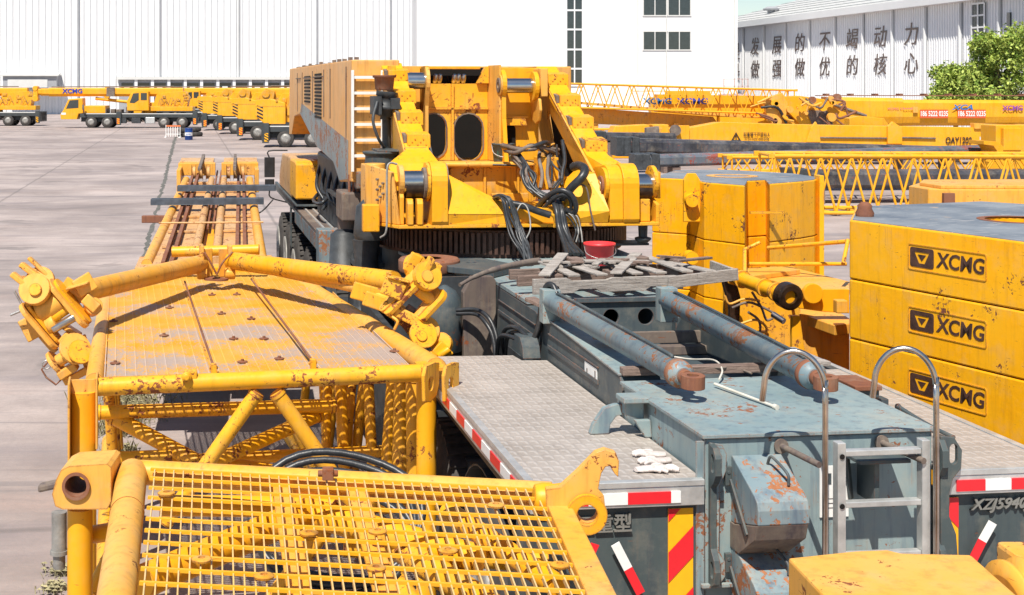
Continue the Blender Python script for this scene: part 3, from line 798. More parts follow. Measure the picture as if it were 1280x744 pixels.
def skew(xt, xb, poly, holes, th, name, mat):
    """side plate whose x runs from xt at z=4.2 down to xb at z=3.1"""
    m = MB(); m.plate(poly, holes, (0,0,0), (0,1,0), (0,0,1), (th,0,0))
    m.v = [(x+xb+(xt-xb)*max(0,min(1,(z-3.1)/1.1)), y, z) for x, y, z in m.v]
    return m.build(name, mat, crane)
skew(.655,.885,[(8.75,4.18),(8.32,4.185),(7.08,3.21),(6.85,3.06),(6.85,2.57),(7.30,2.57),(7.30,2.98),(7.75,3.36),(8.06,3.62),(8.18,3.70),(8.27,3.60),(8.30,3.1),(8.75,3.1)], [], .03, 'arm_side_plate', m_yelf)
skew(-1.165,-1.075,[(8.75,4.21),(8.32,4.22),(7.08,3.28),(7.0,3.2),(7.3,3.15),(8.0,3.3),(8.75,3.3)], [], .03, 'arm_side_plate', m_yelf)
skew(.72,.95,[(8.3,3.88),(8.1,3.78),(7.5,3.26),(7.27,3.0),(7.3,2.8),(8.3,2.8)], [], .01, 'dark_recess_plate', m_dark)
def xdisc(name, x, y, z, r, th, mat, hole=0, parent=crane, n=28, bev=.006):
    d = MB(); d.plate(circ(0,0,r,n), [circ(0,0,hole,n)] if hole else [], (x,y,z), (0,1,0), (0,0,1), (th,0,0)); return d.build(name, mat, parent, bev)
def pin(x0, x1, y, z, r, mat=None):
    p = MB(); p.tube((x0,y,z),(x1,y,z),r,28); return p.build('steel_pin', mat or m_chrome, crane)
# left lower lug group
w = MB()
w.hexa([(-1.50,7.0,2.566),(-1.24,6.48,2.566),(-1.21,6.50,2.566),(-1.47,7.02,2.566),(-1.50,7.0,3.16),(-1.30,6.55,3.10),(-1.27,6.57,3.10),(-1.47,7.02,3.16)])
w.lathe((-1.40,7.05,2.62),(0,0,1),[(0,.10),(.54,.11)],24); w.box(-1.5,-1.44,7.05,7.45,2.62,3.14)
w.build('outer_side_box', m_yelf, crane, .01)
for i in range(7):
    bb = MB(); f_ = .45+.1*(i%3); bb.tube((-1.50+.23*f_-.03,7.0-.48*f_-.02,2.80+i*.035),(-1.50+.23*f_,7.0-.48*f_,2.80+i*.035),.013,8); bb.build('plate_bolt', m_brown, crane)
xdisc('lug_plate', -1.22, 6.66, 3.0, .165, .05, m_yelf)
w = MB(); w.xprof([(6.52,2.566),(7.2,2.566),(7.2,3.0),(6.62,3.0),(6.52,2.84)], -1.22, -1.175); w.build('lug_plate', m_yel2, crane, .008)
pin(-1.17, -.96, 6.62, 2.99, .12)
gg = MB(); gg.tube((-1.15,6.61,2.93),(-.965,6.61,2.93),.112,20); gg.build('pin_grease', m_grease, crane)
xdisc('lug_boss', -.975, 6.60, 2.98, .16, .03, m_brown)
xdisc('lug_plate', -.945, 6.62, 2.99, .20, .035, m_yel2)
w = MB(); w.xprof([(6.43,2.6)]+[(6.64+.21*math.cos(R(a)),2.99+.21*math.sin(R(a))) for a in range(190, 69, -15)]+[(7.2,3.15),(7.2,2.566),(6.45,2.566)], -.905, -.74); w.build('lug_block', m_yel, crane, .014)
w = MB(); w.xprof([(6.47,2.6)]+[(6.66+.19*math.cos(R(a)),2.99+.19*math.sin(R(a))) for a in range(190, 69, -15)]+[(7.2,3.15),(7.2,2.566),(6.47,2.566)], -.738, -.722); w.build('lug_seam', m_brown, crane)
w = MB()
for dx in (0, .10): w.xprof([(6.44,2.566),(6.44,2.78),(6.47,2.83),(6.56,2.83),(6.56,2.566)], -1.155+dx, -1.09+dx)
w.build('lug_bracket', m_yel2, crane, .012)
w = MB(); w.obox((-1.49,6.72,2.62),(.085,0,0),(0,.06,0),(0,0,.14)); w.build('yellow_guard', m_yel2, crane, .012)
h = MB(); h.path([(-1.25,6.5,3.18),(-1.33,6.48,3.19),(-1.36,6.46,3.1),(-1.36,6.46,2.7),(-1.37,6.46,2.5),(-1.42,6.5,2.44)], .011, 8, 5); h.build('grey_conduit', m_rim, crane)
# right lower lug group
w = MB(); w.xprof([(6.42,2.6)]+[(6.64+.215*math.cos(R(a)),2.95+.215*math.sin(R(a))) for a in range(190, 69, -15)]+[(7.2,3.12),(7.2,2.566),(6.45,2.566)], 1.09, 1.26); w.build('lug_block', m_yel, crane, .014)
w = MB(); w.xprof([(6.43,2.6)]+[(6.64+.20*math.cos(R(a)),2.95+.20*math.sin(R(a))) for a in range(190, 69, -15)]+[(7.2,3.10),(7.2,2.566),(6.46,2.566)], .945, 1.088, []); w.build('lug_plate', m_yel, crane, .01)
xdisc('lug_boss', .905, 6.60, 2.95, .175, .038, m_yel)
xdisc('pin_collar', .880, 6.58, 2.94, .10, .024, m_rust, .045)
xdisc('pin_collar', .872, 6.58, 2.94, .062, .03, m_chromed, .03)
pin(1.26, 1.45, 6.62, 2.95, .105); g_ = MB(); g_.tube((1.27,6.61,2.88),(1.43,6.61,2.88),.095,20); g_.build('pin_grease', m_grease, crane)
xdisc('lug_plate', 1.44, 6.64, 2.97, .17, .045, m_yel2)
w = MB(); w.xprof([(6.47,2.53),(6.47,2.75),(6.8,2.85),(7.3,2.85),(7.3,2.53)], 1.45, 1.49); w.box(1.29,1.40,6.50,6.57,2.566,2.80); w.box(1.49,1.53,6.55,6.72,2.80,3.08); w.build('lug_bracket', m_yel2, crane, .01)
w = MB(); w.lathe((1.36,6.62,2.34),(0,0,1),[(0,.05),(.03,.085),(.05,.085),(.06,.045),(.19,.05)],14); w.box(1.05,1.42,6.60,6.9,2.31,2.335); w.build('hanging_bolt', m_dgrey, crane, .004)
# upper ears and pins
pin(-.90, -.68, 8.05, 4.03, .095)
w = MB(); w.xprof([(8.38,4.18)]+[(8.08+.18*math.cos(R(a)),4.02+.18*math.sin(R(a))) for a in range(80, 216, 15)]+[(8.02,3.7),(8.20,3.1),(8.38,3.1)], -.70, -.655); w.build('ear_plate', m_yelf, crane, .008)
w = MB(); w.xprof([(8.34,4.18)]+[(8.04+.17*math.cos(R(a)),3.99+.17*math.sin(R(a))) for a in range(80, 231, 15)]+[(7.92,3.6),(7.80,3.12),(8.0,3.1),(8.2,3.6)], .165, .215); w.build('ear_plate', m_yel, crane, .008)
xdisc('pin_collar', .13, 7.99, 3.98, .085, .033, m_brown, .035); xdisc('lug_boss', .145, 7.99, 3.98, .12, .02, m_yelf)
pin(.215, .53, 7.99, 3.975, .085)
w = MB(); w.xprof(circ(7.98,3.97,.165,26)+[], .525, .575); w.build('ear_plate', m_yel, crane, .008)
w = MB(); w.xprof([(7.95,3.86),(7.84,3.82),(7.80,3.70),(7.86,3.58),(8.0,3.54),(8.2,3.6),(8.2,3.9)], .565, .60); w.build('ear_plate', m_yelf, crane, .01)
w = MB(); w.box(.60,.69,7.9,8.3,3.85,4.17); w.build('ear_bracket', m_yelf, crane, .01)
# brown motor / winch parts on the left
w = MB(); w.lathe((-1.20,7.75,3.92),(0,0,1),[(0,.085),(.02,.10),(.14,.112),(.145,.13),(.17,.13)],22); w.build('rusty_pot', m_rust, crane)
w = MB(); w.lathe((-1.20,7.75,3.60),(.1,0,1),[(0,.05),(.03,.05),(.05,.10),(.10,.105),(.11,.13),(.15,.13),(.16,.10),(.25,.10),(.26,.12),(.31,.12)],20); w.box(-1.34,-1.25,7.6,7.9,3.66,3.86); w.box(-1.15,-1.05,7.58,7.7,3.72,3.84); w.path([(-1.3,7.6,3.8),(-1.36,7.5,3.6),(-1.3,7.5,3.4),(-1.22,7.6,3.3)],.018,6,5); w.path([(-1.1,7.6,3.7),(-1.0,7.5,3.55),(-1.06,7.5,3.35),(-1.1,7.6,3.2)],.015,6,5); w.tube((-1.15,7.9,3.1),(-1.17,7.8,3.62),.05,12); w.tube((-1.05,7.9,3.1),(-1.02,7.8,3.75),.045,12); w.build('swing_motor', m_dgrey, crane)
w = MB(); w.lathe((-1.25,7.6,3.05),(0,0,1),[(0,.19),(.16,.18),(.19,.21),(.21,.21)],26); w.box(-1.32,-1.0,7.4,7.9,3.26,3.28); w.build('motor_drum', m_rail, crane, .004)
w = MB(); w.box(-1.08,-.84,7.1,7.3,3.26,3.32); w.build('rusty_shelf', m_rust, crane, .006)
w = MB(); w.box(-1.06,-.86,7.12,7.3,3.08,3.25); w.build('valve_block', m_dgrey, crane, .008)
w = MB(); w.box(-1.04,-.90,7.05,7.119,3.02,3.16); w.build('valve_box', m_yel2, crane, .006)
w = MB(); w.lathe((-1.42,7.2,2.35),(0,0,1),[(0,.17),(.05,.19),(.35,.16),(.42,.08)],22); w.lathe((-1.42,7.6,1.55),(0,0,1),[(0,.19),(.05,.14),(.55,.13),(.75,.15)],22); w.build('swing_motor', m_dgrey, crane)
w = MB(); w.lathe((-1.55,8.6,1.75),(0,0,1),[(0,.22),(.02,.22),(.03,.18),(.5,.16),(.55,.1)],20); w.build('air_tank', m_dgrey, crane)
w = MB(); w.box(-1.6,-1.35,8.4,9.0,2.42,2.75); w.box(-1.45,-1.2,8.2,8.6,2.8,3.0); w.build('pipe_cluster', m_brown, crane, .02)
w = MB()
for k in range(5): w.tube((-1.50+k*.05,8.5,2.5),(-1.50+k*.05,8.5,2.95),.016,8)
w.build('copper_pipe', m_rust, crane)
w = MB(); w.box(-1.5,-.8,7.9,9.9,1.95,2.0); w.box(-1.46,-1.42,7.9,9.9,2.001,2.06); w.build('walkway_plate', m_dgrey, crane)

# ---- hoses on the superstructure
def hose(pts, r=.02, mat=m_hose, name='hydraulic_hose'):
    h = MB(); h.path([P(a, b, y=c) for a, b, c in pts], r, 8, 7); return h.build(name, mat, crane)
random.seed(31)
jt = lambda s_: random.uniform(-s_, s_)
for k in range(8):
    o = k*1.6; e = jt(4)
    hose([(606+o,253+jt(2),7.0),(616+o+jt(2),247+jt(3),6.6),(628+o*.9+jt(2),250+jt(3),6.38),(634+o*1.1+jt(3),272+jt(4),6.34),(641+o*1.2+jt(4),296,6.25),(651+o*.9+jt(3),316+jt(4),6.1),(659+jt(3),327+jt(2),5.98),(663+jt(2),321,6.0),(657+jt(3),303,6.2),(648+jt(4),284,6.3),(640+jt(5),262,6.38)], random.choice((.010,.013,.016)), m_dgrey if k % 3 == 1 else m_hose)
hose([(644,268,6.38),(652,255,6.4),(660,262,6.36),(663,285,6.3),(657,300,6.22)], .008, m_rim)
hose([(637,254,6.5),(656,258,6.42),(672,264,6.40),(688,269,6.38)], .036)
hose([(686,268,6.38),(692,270,6.38),(694,278,6.4),(693,284,6.42)], .018, m_yel2, 'hose_fitting')
hose([(670,262,6.7),(684,246,6.5),(700,238,6.38),(714,244,6.33),(720,258,6.35),(716,267,6.4),(706,262,6.4)], .030)
hose([(674,266,6.6),(690,250,6.45),(704,243,6.36),(713,250,6.36),(714,262,6.4)], .02)
hose([(703,249,6.5),(715,234,6.42),(727,222,6.38),(731,212,6.45),(724,207,6.6),(716,209,6.7)], .046)
for k in range(6):
    hose([(688+k*2.4+jt(2),246+jt(3),6.6),(694+k*2.2+jt(2),262,6.38),(697+k*2.6+jt(3),284,6.3),(703+k*2.8+jt(3),303,6.15),(712+k*3+jt(3),318,5.95)], random.choice((.016,.022,.027)))
for k in range(4):
    hose([(703+k*4,266+jt(3),6.4),(712+k*4+jt(3),272,6.36),(718+k*3+jt(3),288,6.33),(716+k*4,303,6.2)], .008, m_rim if k % 2 else m_hose)
hose([(716,236,6.5),(727,231,6.42),(734,238,6.4),(738,262,6.40),(744,288,6.40)], .009, m_brown)
for k in range(9):
    y0 = 186+jt(5)
    hose([(628+jt(5),y0,7.6),(648+jt(4),189+jt(5),7.2),(664+jt(5),184+jt(7),7.1),(678+jt(5),182+jt(9),7.2),(692+jt(6),180+k*2.5,7.5)], random.choice((.012,.018,.024)), random.choice((m_hose,m_hose,m_brown,m_yelf)))
for k in range(9):
    x0 = 642+jt(8)
    hose([(x0,194+jt(6),7.3),(x0+10+jt(5),206+jt(4),7.0),(x0+17+jt(6),222+jt(5),6.85),(x0+26+jt(7),238+jt(4),6.75),(694+jt(8),252+jt(4),6.6)], random.choice((.010,.016,.02)), random.choice((m_hose,m_hose,m_dgrey,m_brown)))
for k in range(5):
    x0 = 676+k*5; hose([(x0,180+jt(8),7.5),(x0+jt(5),200+jt(4),7.2),(x0+5+jt(6),218,7.0),(x0+jt(8),236,6.8)], random.choice((.012,.02)), random.choice((m_hose,m_brown,m_dgrey)))
hose([(703,176,7.3),(706,200,7.1),(703,215,7.0),(702,232,6.9)], .022)
hose([(616,206,7.68),(640,207,7.6),(652,210,7.3),(658,228,7.0),(668,246,6.8)], .010)
w = MB(); w.box(.42,.62,7.2,7.5,2.85,3.2); w.box(.63,.70,7.1,7.2,2.8,3.0); w.build('valve_box', m_yel2, crane, .01)
w = MB(); w.box(.50,.58,7.05,7.12,2.78,2.95); w.lathe((.54,7.04,2.9),(0,-1,0),[(0,.02),(.04,.02)],10); w.build('valve_block', m_gal, crane, .004)
# bits of the deck in front of the ring gear
w = MB(); w.lathe((-1.02,5.95,2.17),(0,0,1),[(0,.29),(.02,.30),(.11,.30),(.13,.28)],40,True,False)
w.plate(circ(-1.02,5.95,.28,40),[circ(-1.02,5.95,.12,30)],(0,0,2.295),(1,0,0),(0,1,0),(0,0,.005)); w.build('outrigger_pin_cap', m_rust, crane, .004)
w = MB(); w.zprof([(-.9,5.6),(-.55,5.2),(-.2,5.6),(-.45,6.2),(-.9,6.2)], 2.20, 2.26, [circ(-.62,5.85,.05,14)]); w.build('outrigger_flange', m_rail, crane, .006)
# ================================================================== loose things lying on the crane
m_shadew = plain('cream_plastic', (.62,.58,.50), .6, 0, .2)
def tw(p):  # crane-local to world
    return Vector((2.43+p[0]*T.c-p[1]*T.s, 7.44+p[0]*T.s+p[1]*T.c, p[2]))
pal = empty('wooden_pallet', tw((.31,4.42,2.25)), R(7.2+7), 'broken weathered grey timber pallet lying across the crane frame behind the two rams', 'pallet')
def board(a, b, w, h, mat, parent, name='board'):
    m = MB(); m.beam(a, b, w, h); return m.build(name, mat, parent, .004)
m = MB(); m.yprof([(-.90,0),(-.55,0),(-.50,.03),(-.35,.03),(-.30,0),(.1,0),(.15,.03),(.3,.03),(.35,0),(.45,0),(.45,.10),(.38,.115),(-.2,.115),(-.25,.10),(-.55,.10),(-.60,.125),(-.90,.125)], -.48, -.44); m.build('stringer', m_woodg, pal, .003)
m = MB(); m.beam((.30,-.50,.06),(.98,-.44,.10),.03,.10); m.beam((.95,-.46,.1),(.97,.0,.12),.03,.09); m.build('stringer', m_woodg, pal, .004)
m = MB(); m.beam((-.9,-.1,.06),(.9,.0,.06),.04,.09); m.beam((-.8,.36,.05),(.9,.38,.05),.04,.09); m.build('stringer', m_woodb, pal, .004)
random.seed(5)
for x, ang, dz, L in ((-.72,.55,.09,1.0),(-.45,.05,.03,.8),(-.2,-.04,.02,.85),(-.08,.62,.075,1.0),(.12,.02,.02,.85),(.34,-.03,.015,.8),(.58,.05,.03,.85),(.80,-.08,.0,.8)):
    d = Vector((math.sin(ang), math.cos(ang), dz*.7)); a = Vector((x-.08,-.46,.135+dz*.2)); board(a, a+d*L, .10, .018, m_woodg if abs(ang) > .3 else random.choice([m_woodb, m_woodg, m_woodg]), pal)
for x in (-.7,-.1,.5): m = MB(); m.box(x,x+.14,-.3,-.05,.02,.13); m.build('block', m_woodb, pal, .006)
for x in (-.3,.3): m = MB(); m.box(x,x+.12,.1,.3,.02,.20); m.build('block', m_woodb, pal, .006)
random.seed(11)
for k in range(16):
    x, y = random.uniform(-.5,.75), random.uniform(-.1,.35); a = random.uniform(0,3.1); L = random.uniform(.12,.3)
    board((x-math.cos(a)*L,y-math.sin(a)*L,.15+k*.004),(x+math.cos(a)*L,y+math.sin(a)*L,.15+random.uniform(0,.05)), .06,.02, random.choice([m_woodb,m_woodg]), pal, 'splinter')

b = empty('plastic_bucket', tw((.50,5.35,2.197)), 0, 'bright red plastic bucket standing behind the broken pallet', 'bucket')
m = MB(); m.lathe((0,0,0),(0,0,1),[(0,.105),(.01,.11),(.27,.14),(.275,.15),(.295,.15),(.295,.138),(.03,.10),(.02,.01)],32,True,False); m.build('body', m_red, b)
m = MB(); m.path([(-.145,0,.27),(-.13,-.09,.20),(0,-.155,.16),(.13,-.09,.20),(.145,0,.27)], .004, 6, 5); m.build('handle', m_gal, b)
b = empty('metal_pail', tw((.20,8.02,3.112)), 0, 'small grey pail with green label standing in the opening of the crane frame', 'bucket')
m = MB(); m.lathe((0,0,0),(0,0,1),[(0,.105),(.01,.11),(.19,.125),(.195,.132),(.21,.132),(.21,.12),(.03,.10),(.02,.01)],32,True,False); m.build('body', m_rail, b)
m = MB(); m.path([(-.13,0,.19),(-.11,-.08,.10),(0,-.14,.06),(.11,-.08,.10),(.13,0,.19)], .005, 6, 5); m.build('handle', m_gal, b)
m = MB(); m.lathe((0,0,.05),(0,0,1),[(0,.1145),(.08,.121)],10,True,False); m.build('label_band', plain('teal_label', (.03,.16,.12)), b)

def thing1(mb, name, mat, label, cat, loc=(0,0,0), group=None, bevel=.004):
    o = mb.build(name, mat, None, bevel); o.location = loc; return tag(o, label, cat, group)
def oneloc(a, b, w, h, name, mat, label, cat, group=None, jag=False):
    a, b = tw(a), tw(b); m = MB(); c = (a+b)/2
    m.beam(a-c, b-c, w, h); return thing1(m, name, mat, label, cat, c, group)
oneloc((-.66,3.45,2.28), (-.45,3.05,2.20), .10, .03, 'timber_offcut', m_woodb, 'short splintered timber block under the upper end of the left ram', 'timber')
oneloc((-.56,1.45,2.115), (.52,1.45,2.115), .08, .05, 'timber_plank', m_woodb, 'long dark timber beam lying across the frame under the head of the left ram', 'timber')
oneloc((.20,1.55,2.10), (.92,1.60,2.105), .09, .03, 'timber_plank', m_woodg, 'pale flat plank lying crosswise under the head of the right ram', 'timber')
oneloc((-.45,2.35,2.17), (-.33,2.15,2.165), .09, .02, 'timber_offcut', m_woodb, 'small dark wood chip beneath the middle of the left ram', 'timber')
oneloc((-.26,3.25,1.96),(-.02,3.2,1.96), .14, .05, 'timber_offcut', m_woodg, 'white painted wood block inside the frame near the holed cross wall', 'timber')
# bent dark lever lying out over the edge
m = MB(); pts = [tw(q) for q in ((-1.02,4.45,2.25),(-.85,4.6,2.30),(-.6,4.8,2.34),(-.30,5.0,2.36),(-.15,5.1,2.36))]; c = pts[0].copy()
m.path([p-c for p in pts], .028, 8, 5, True, [.6,.8,1,1.1,1.2]); thing1(m, 'bent_bar', m_brown, 'bent dark rusty bar sticking out over the crane frame edge beside the pallet', 'bar', c, None, 0)
# pale rod and wires on the top plate
a, b2 = tw((-.07,1.10,2.095)), tw((.06,.52,2.085)); m = MB(); m.tube((0,0,0), b2-a, .009, 10); m.lathe(b2-a, b2-a, [(0,.016),(.03,.016)], 10)
thing1(m, 'thin_rod', m_shadew, 'thin white rod with a rusty tip lying on the flat grey top plate', 'rod', a, None, 0)
m = MB(); pts = [tw(q) for q in ((-.22,3.0,2.0),(-.05,2.6,2.02),(.12,2.1,2.05),(.16,1.7,2.12),(.08,1.35,2.13),(.0,1.2,2.10))]; c = pts[0].copy()
m.path([p-c for p in pts], .0065, 8, 6); thing1(m, 'loose_cable', m_shadew, 'loose white cable running along the frame between the two rams', 'cable', c, None, 0)
m = MB(); pts = [tw(q) for q in ((-.15,2.0,2.0),(.0,1.8,2.03),(-.1,1.55,2.12),(.1,1.4,2.13),(.2,1.5,2.12),(.28,1.35,2.10))]; c = pts[0].copy()
m.path([p-c for p in pts], .007, 8, 6); thing1(m, 'loose_cable', m_brown, 'thin brown wire curled over the dark timber beam between the two rams', 'cable', c, None, 0)
# gloves: crumpled
m_glove = plain('dirty_glove', (.56,.50,.47), .8, 0, .35, 18)
def glove(lx, ly, rot, label):
    g = MB(); random.seed(int(lx*1000)+9)
    g.lathe((0,0,.012),(0,1,0),[(-.09,.028),(-.06,.034),(-.02,.038),(.02,.040),(.04,.034)],12)
    g.v = [(x, y, max(.002, z*.45+.006)) for x, y, z in g.v]
    for k in range(4):
        x = -.033+k*.022; L = (.055,.068,.064,.048)[k]; sw = random.uniform(-.02,.02)
        g.path([(x,.03,.014),(x*1.15+sw*.4,.03+L*.6,.020),(x*1.2+sw,.03+L,.010)], .0095, 8, 4)
    g.path([(.032,-.02,.014),(.055,.005,.018),(.066,.03,.010)], .0105, 8, 4)
    g.v = [(x+random.uniform(-.002,.002), y+random.uniform(-.002,.002), z+random.uniform(-.001,.003)) for x, y, z in g.v]
    o = g.build('work_glove', m_glove, None)
    o.location = tw((lx, ly, DZ+.003)); o.rotation_euler = (0,0,rot+R(7.2)); tag(o, label, 'glove', 'white work gloves on the left deck')
q1 = [P(x,y,z=DZ) for x,y in ((812,571),(819,580),(812,589),(826,589))]
glove(q1[0].x, q1[0].y, 1.3, 'dirty white work glove furthest from the deck edge, topmost of the four gloves')
glove(q1[1].x, q1[1].y, 1.75, 'white work glove second from the back of the four on the tread plate deck')
glove(q1[2].x, q1[2].y, -1.35, 'grey white glove at the left of the front pair on the tread plate deck')
glove(q1[3].x, q1[3].y, -1.8, 'grey white glove at the right of the front pair, nearest the deck corner')

# ================================================================== LEFT: boom section with platform
o2 = onz(130, 471, 1.95); F2 = Frame((o2.x, o2.y, 0), 10.0); Q = F2.px
sec = empty('boom_base_section', (o2.x, o2.y, 0), R(10), 'yellow tubular boom section with worn walkway and two hinged clamps, left of the crane', 'boom section')
PZ = 1.95
A = Q(130,472,z=PZ); B = Q(514,458,z=PZ); Cc = Q(430,372,z=PZ); D = Q(133,371,z=PZ)
E1 = Q(150,362,z=PZ); 
pl = MB()
y = A.y+.01; k = 0
Yf = 5.25
def xl(y): return A.x+.015 if y < D.y else A.x+.015+(y-D.y)*.22
def xr(y): return B.x+(2.05-B.x)*min(1,(y-B.y)/(4.9))-(max(0,y-4.0))*.10
while y < Yf:
    pl.box(xl(y), xr(y), y, y+.014, PZ-.03, PZ-.002); y += .040
x = A.x
while x < B.x:
    ye = Yf
    pl.box(x, x+.008, A.y, 3.6 if x > 2.1 or x < .2 else Yf-.02, PZ-.032, PZ+.001); x += .072
pm = pl.build('walkway_grating', m_plat, sec)
s = MB()
for px_, py_ in ((142,402),(144,454.6),(265,369),(277,392.5),(292,424),(296,368.5),(314,399),(330,424),(303,453),(349,449),(442,393.6),(493,439.6),(205,420),(212,385)):
    c = Q(px_, py_, z=PZ); s = MB(); s.lathe((c.x,c.y,PZ+.002),(0,0,1),[(0,.038),(.006,.038),(.008,.012),(.022,.012)],16,False); s.build('fixing_washer', m_rust, pm)
s = MB(); s.box(A.x, B.x-.03, A.y-.012, A.y+.004, PZ-.05, PZ+.004)
for xx in (.74, 1.48): s.box(xx, xx+.012, A.y+.01, Yf-.05, PZ+.0015, PZ+.003)
s.build('edge_strip', m_yel2, pm)
# rods lying over the walkway
for (a, b_) in (((231,352),(267,458)),((314,349),(391,452))):
    a = Q(*a, z=2.08); b_ = Q(*b_, z=2.0)
    m = MB(); m.tube(a, b_, .009, 8); m.build('tie_rod', m_rust, sec)
    m = MB(); m.box(b_.x-.02,b_.x+.02,b_.y-.05,b_.y+.02,1.90,2.02); m.tube((b_.x-.03,b_.y,1.99),(b_.x+.03,b_.y,1.99),.012,8); m.build('rod_clevis', m_yel2, sec, .003)
def tube(name, a, b, r, mat=m_yel2, parent=None, n=20, collars=False):
    m = MB(); m.tube(a, b, r, n)
    if collars:
        a, b = Vector(a), Vector(b); d = (b-a).normalized()
        m.tube(a+d*.01, a+d*.035, r*1.12, n); m.tube(b-d*.035, b-d*.01, r*1.12, n)
    return m.build(name, mat, parent or sec)
zt = 1.885; yn = -.13
a = Q(120,484,y=yn); b = Q(530,466,y=yn)
tube('cross_tube', a, b, .062)
m = MB(); c = Q(238,472,y=yn); m.obox(c, (.045,0,0),(0,.05,0),(0,0,.05)); m.lathe(c+V(-.03,-.06,.02),(0,-1,0),[(0,.035),(.03,.035),(.03,.02),(.05,.02)],14); m.build('bolted_clamp', m_yel2, sec, .01)
# V braces in the end frame
def qt(p0, p1, y, r, name='brace', y2=None, mat=m_yel2): return tube(name, Q(*p0, y=y), Q(*p1, y=y2 if y2 is not None else y), r, mat, None, 16, True)
qt((322,490),(205,655), yn, .052); qt((345,490),(455,650), yn, .052)
qt((120,516),(420,507), 1.2, .055, 'lower_cross_tube'); qt((105,582),(560,560), 1.2, .05, 'lower_cross_tube')
qt((140,520),(270,590), 1.25, .06, y2=.9); qt((400,518),(262,580), 1.25, .055, y2=.7); qt((250,576),(420,600), .9, .055, y2=1.0)
qt((95,575),(215,570), .9, .05)
for (xa, xb, y, r) in ((410,405,1.5,.04),(425,433,1.3,.05),(440,426,1.5,.045),(460,468,1.2,.045),(403,412,1.7,.035),(492,480,1.0,.055),(503,499,.6,.065),(518,520,.3,.068)):
    qt((xa,470),(xb,640), y, r, 'stay_tube')
# posts
for (pp, w_) in (((104,495),.16),((533,480),.13)):
    a = Q(pp[0], pp[1], y=.0)
    m = MB(); m.tube((a.x,a.y,.1),(a.x,a.y,a.z+.03),w_*.56,20); m.build('post', m_yel, sec)
m = MB(); a = Q(104,495,y=-.06); m.box(a.x-.10,a.x-.085,-.2,.05,1.35,1.95); m.box(a.x+.085,a.x+.10,-.2,.05,1.5,1.98); m.box(a.x-.085,a.x+.085,-.02,.0,1.35,1.94); m.build('end_channel', m_yelf, sec, .004)
# rear right double lug
for (pxm, dx) in ((536,0),(561,0)):
    c = Q(pxm, 477, y=-.25)
    u = Vector((math.sin(R(42)), math.cos(R(42)), 0)); v = Vector((0,0,1)); n_ = u.cross(v)
    m = MB(); m.plate([(-.10,-.12),(-.03,-.135),(.06,-.11),(.10,-.03),(.10,.12),(.04,.13),(-.08,.125),(-.11,.06)],[stadium(-.02,-.01,.07,.10)], c, u, v, n_*.03)
    m.build('pin_lug', m_yel2, sec, .006)
m = MB(); a = Q(527,462,y=-.2); b = Q(560,462,y=-.2); m.box(a.x,b.x,-.2,.05,a.z-.02,a.z+.01); m.build('lug_bridge', m_yel2, sec, .005)
# side chords
tube('side_chord', Q(545,462,y=0.0), (1.95,4.9,PZ-.06), .085, m_yelf); tube('side_chord', Q(118,478,y=0), (A.x-.02,4.6,PZ-.06), .065, m_yelf)
for y in (.5, 1.4, 2.3, 3.2):
    m = MB(); m.box(A.x-.06, A.x+.03, y, y+.08, PZ-.06, PZ-.01); m.build('chord_tab', m_yel2, sec, .003)
for k, y in enumerate((1.3, 2.6, 4.3)):
    tube('brace', (A.x, y, PZ-.1), (A.x+.1, y+.5, .2), .045); tube('brace', (2.1, y, PZ-.1), (2.0, y+.5, .2), .045)
tube('lower_chord', (A.x, -.1, .22), (A.x, 5, .22), .08); tube('lower_chord', (2.2, -.1, .22), (1.9, 5, .22), .08)
# far end plate, mast tubes and cross tube
L = F2.loc
fl = lambda px_, py_, Y: L(at(px_, py_, Y))
m = MB(); m.box(.35, 1.75, Yf+.0, Yf+.03, 1.5, PZ+.05); m.box(1.02, 1.25, Yf+.031, Yf+.5, 1.6, PZ+.02); m.build('end_plate', m_yel, sec, .01)
m = MB(); m.tube(fl(97,366,11.0), fl(250,330,13.6), .088, 24); lb = m.build('swing_tube', m_yelf, sec)
m = MB(); m.tube(fl(290,326,13.6), fl(492,352,11.3), .088, 24); rb2 = m.build('swing_tube', m_yel2, sec)
m = MB(); m.tube(fl(330,336,13.4), fl(455,362,11.6), .045, 16); m.build('inner_strut', m_yelf, sec)
m = MB(); m.tube(fl(215,315,14.3), fl(324,312,14.3), .055, 20); m.build('cross_tube', m_yel2, sec)
for (px_, s_) in ((252,1),(287,-1)):
    c = fl(px_, 326, 13.6)
    m = MB(); u = Vector((.6*s_,-.2,-.5)).normalized()
    m.obox(c+V(0,0,.03), (.02,0,.0), (0,.10,0), (0,0,.13)); m.obox(c+V(.06*s_,0,-.02), (.05,.02,.0), (0,.02,0), (.0,0,.14)); m.lathe(c+V(-.05,-.05,-.12),(1,0,0),[(0,.05),(.02,.06),(.1,.06)],16); m.build('hinge_block', m_yelf, sec, .008)
    m = MB(); m.path([c+V(.02,-.12,.1),c+V(.08*s_,-.14,.0),c+V(.14*s_,-.14,-.12)], .01, 6, 4); m.lathe(c+V(.1*s_,-.1,-.18),(0,0,1),[(0,.08),(.02,.08)],16); m.build('hinge_pin', m_rust, sec)

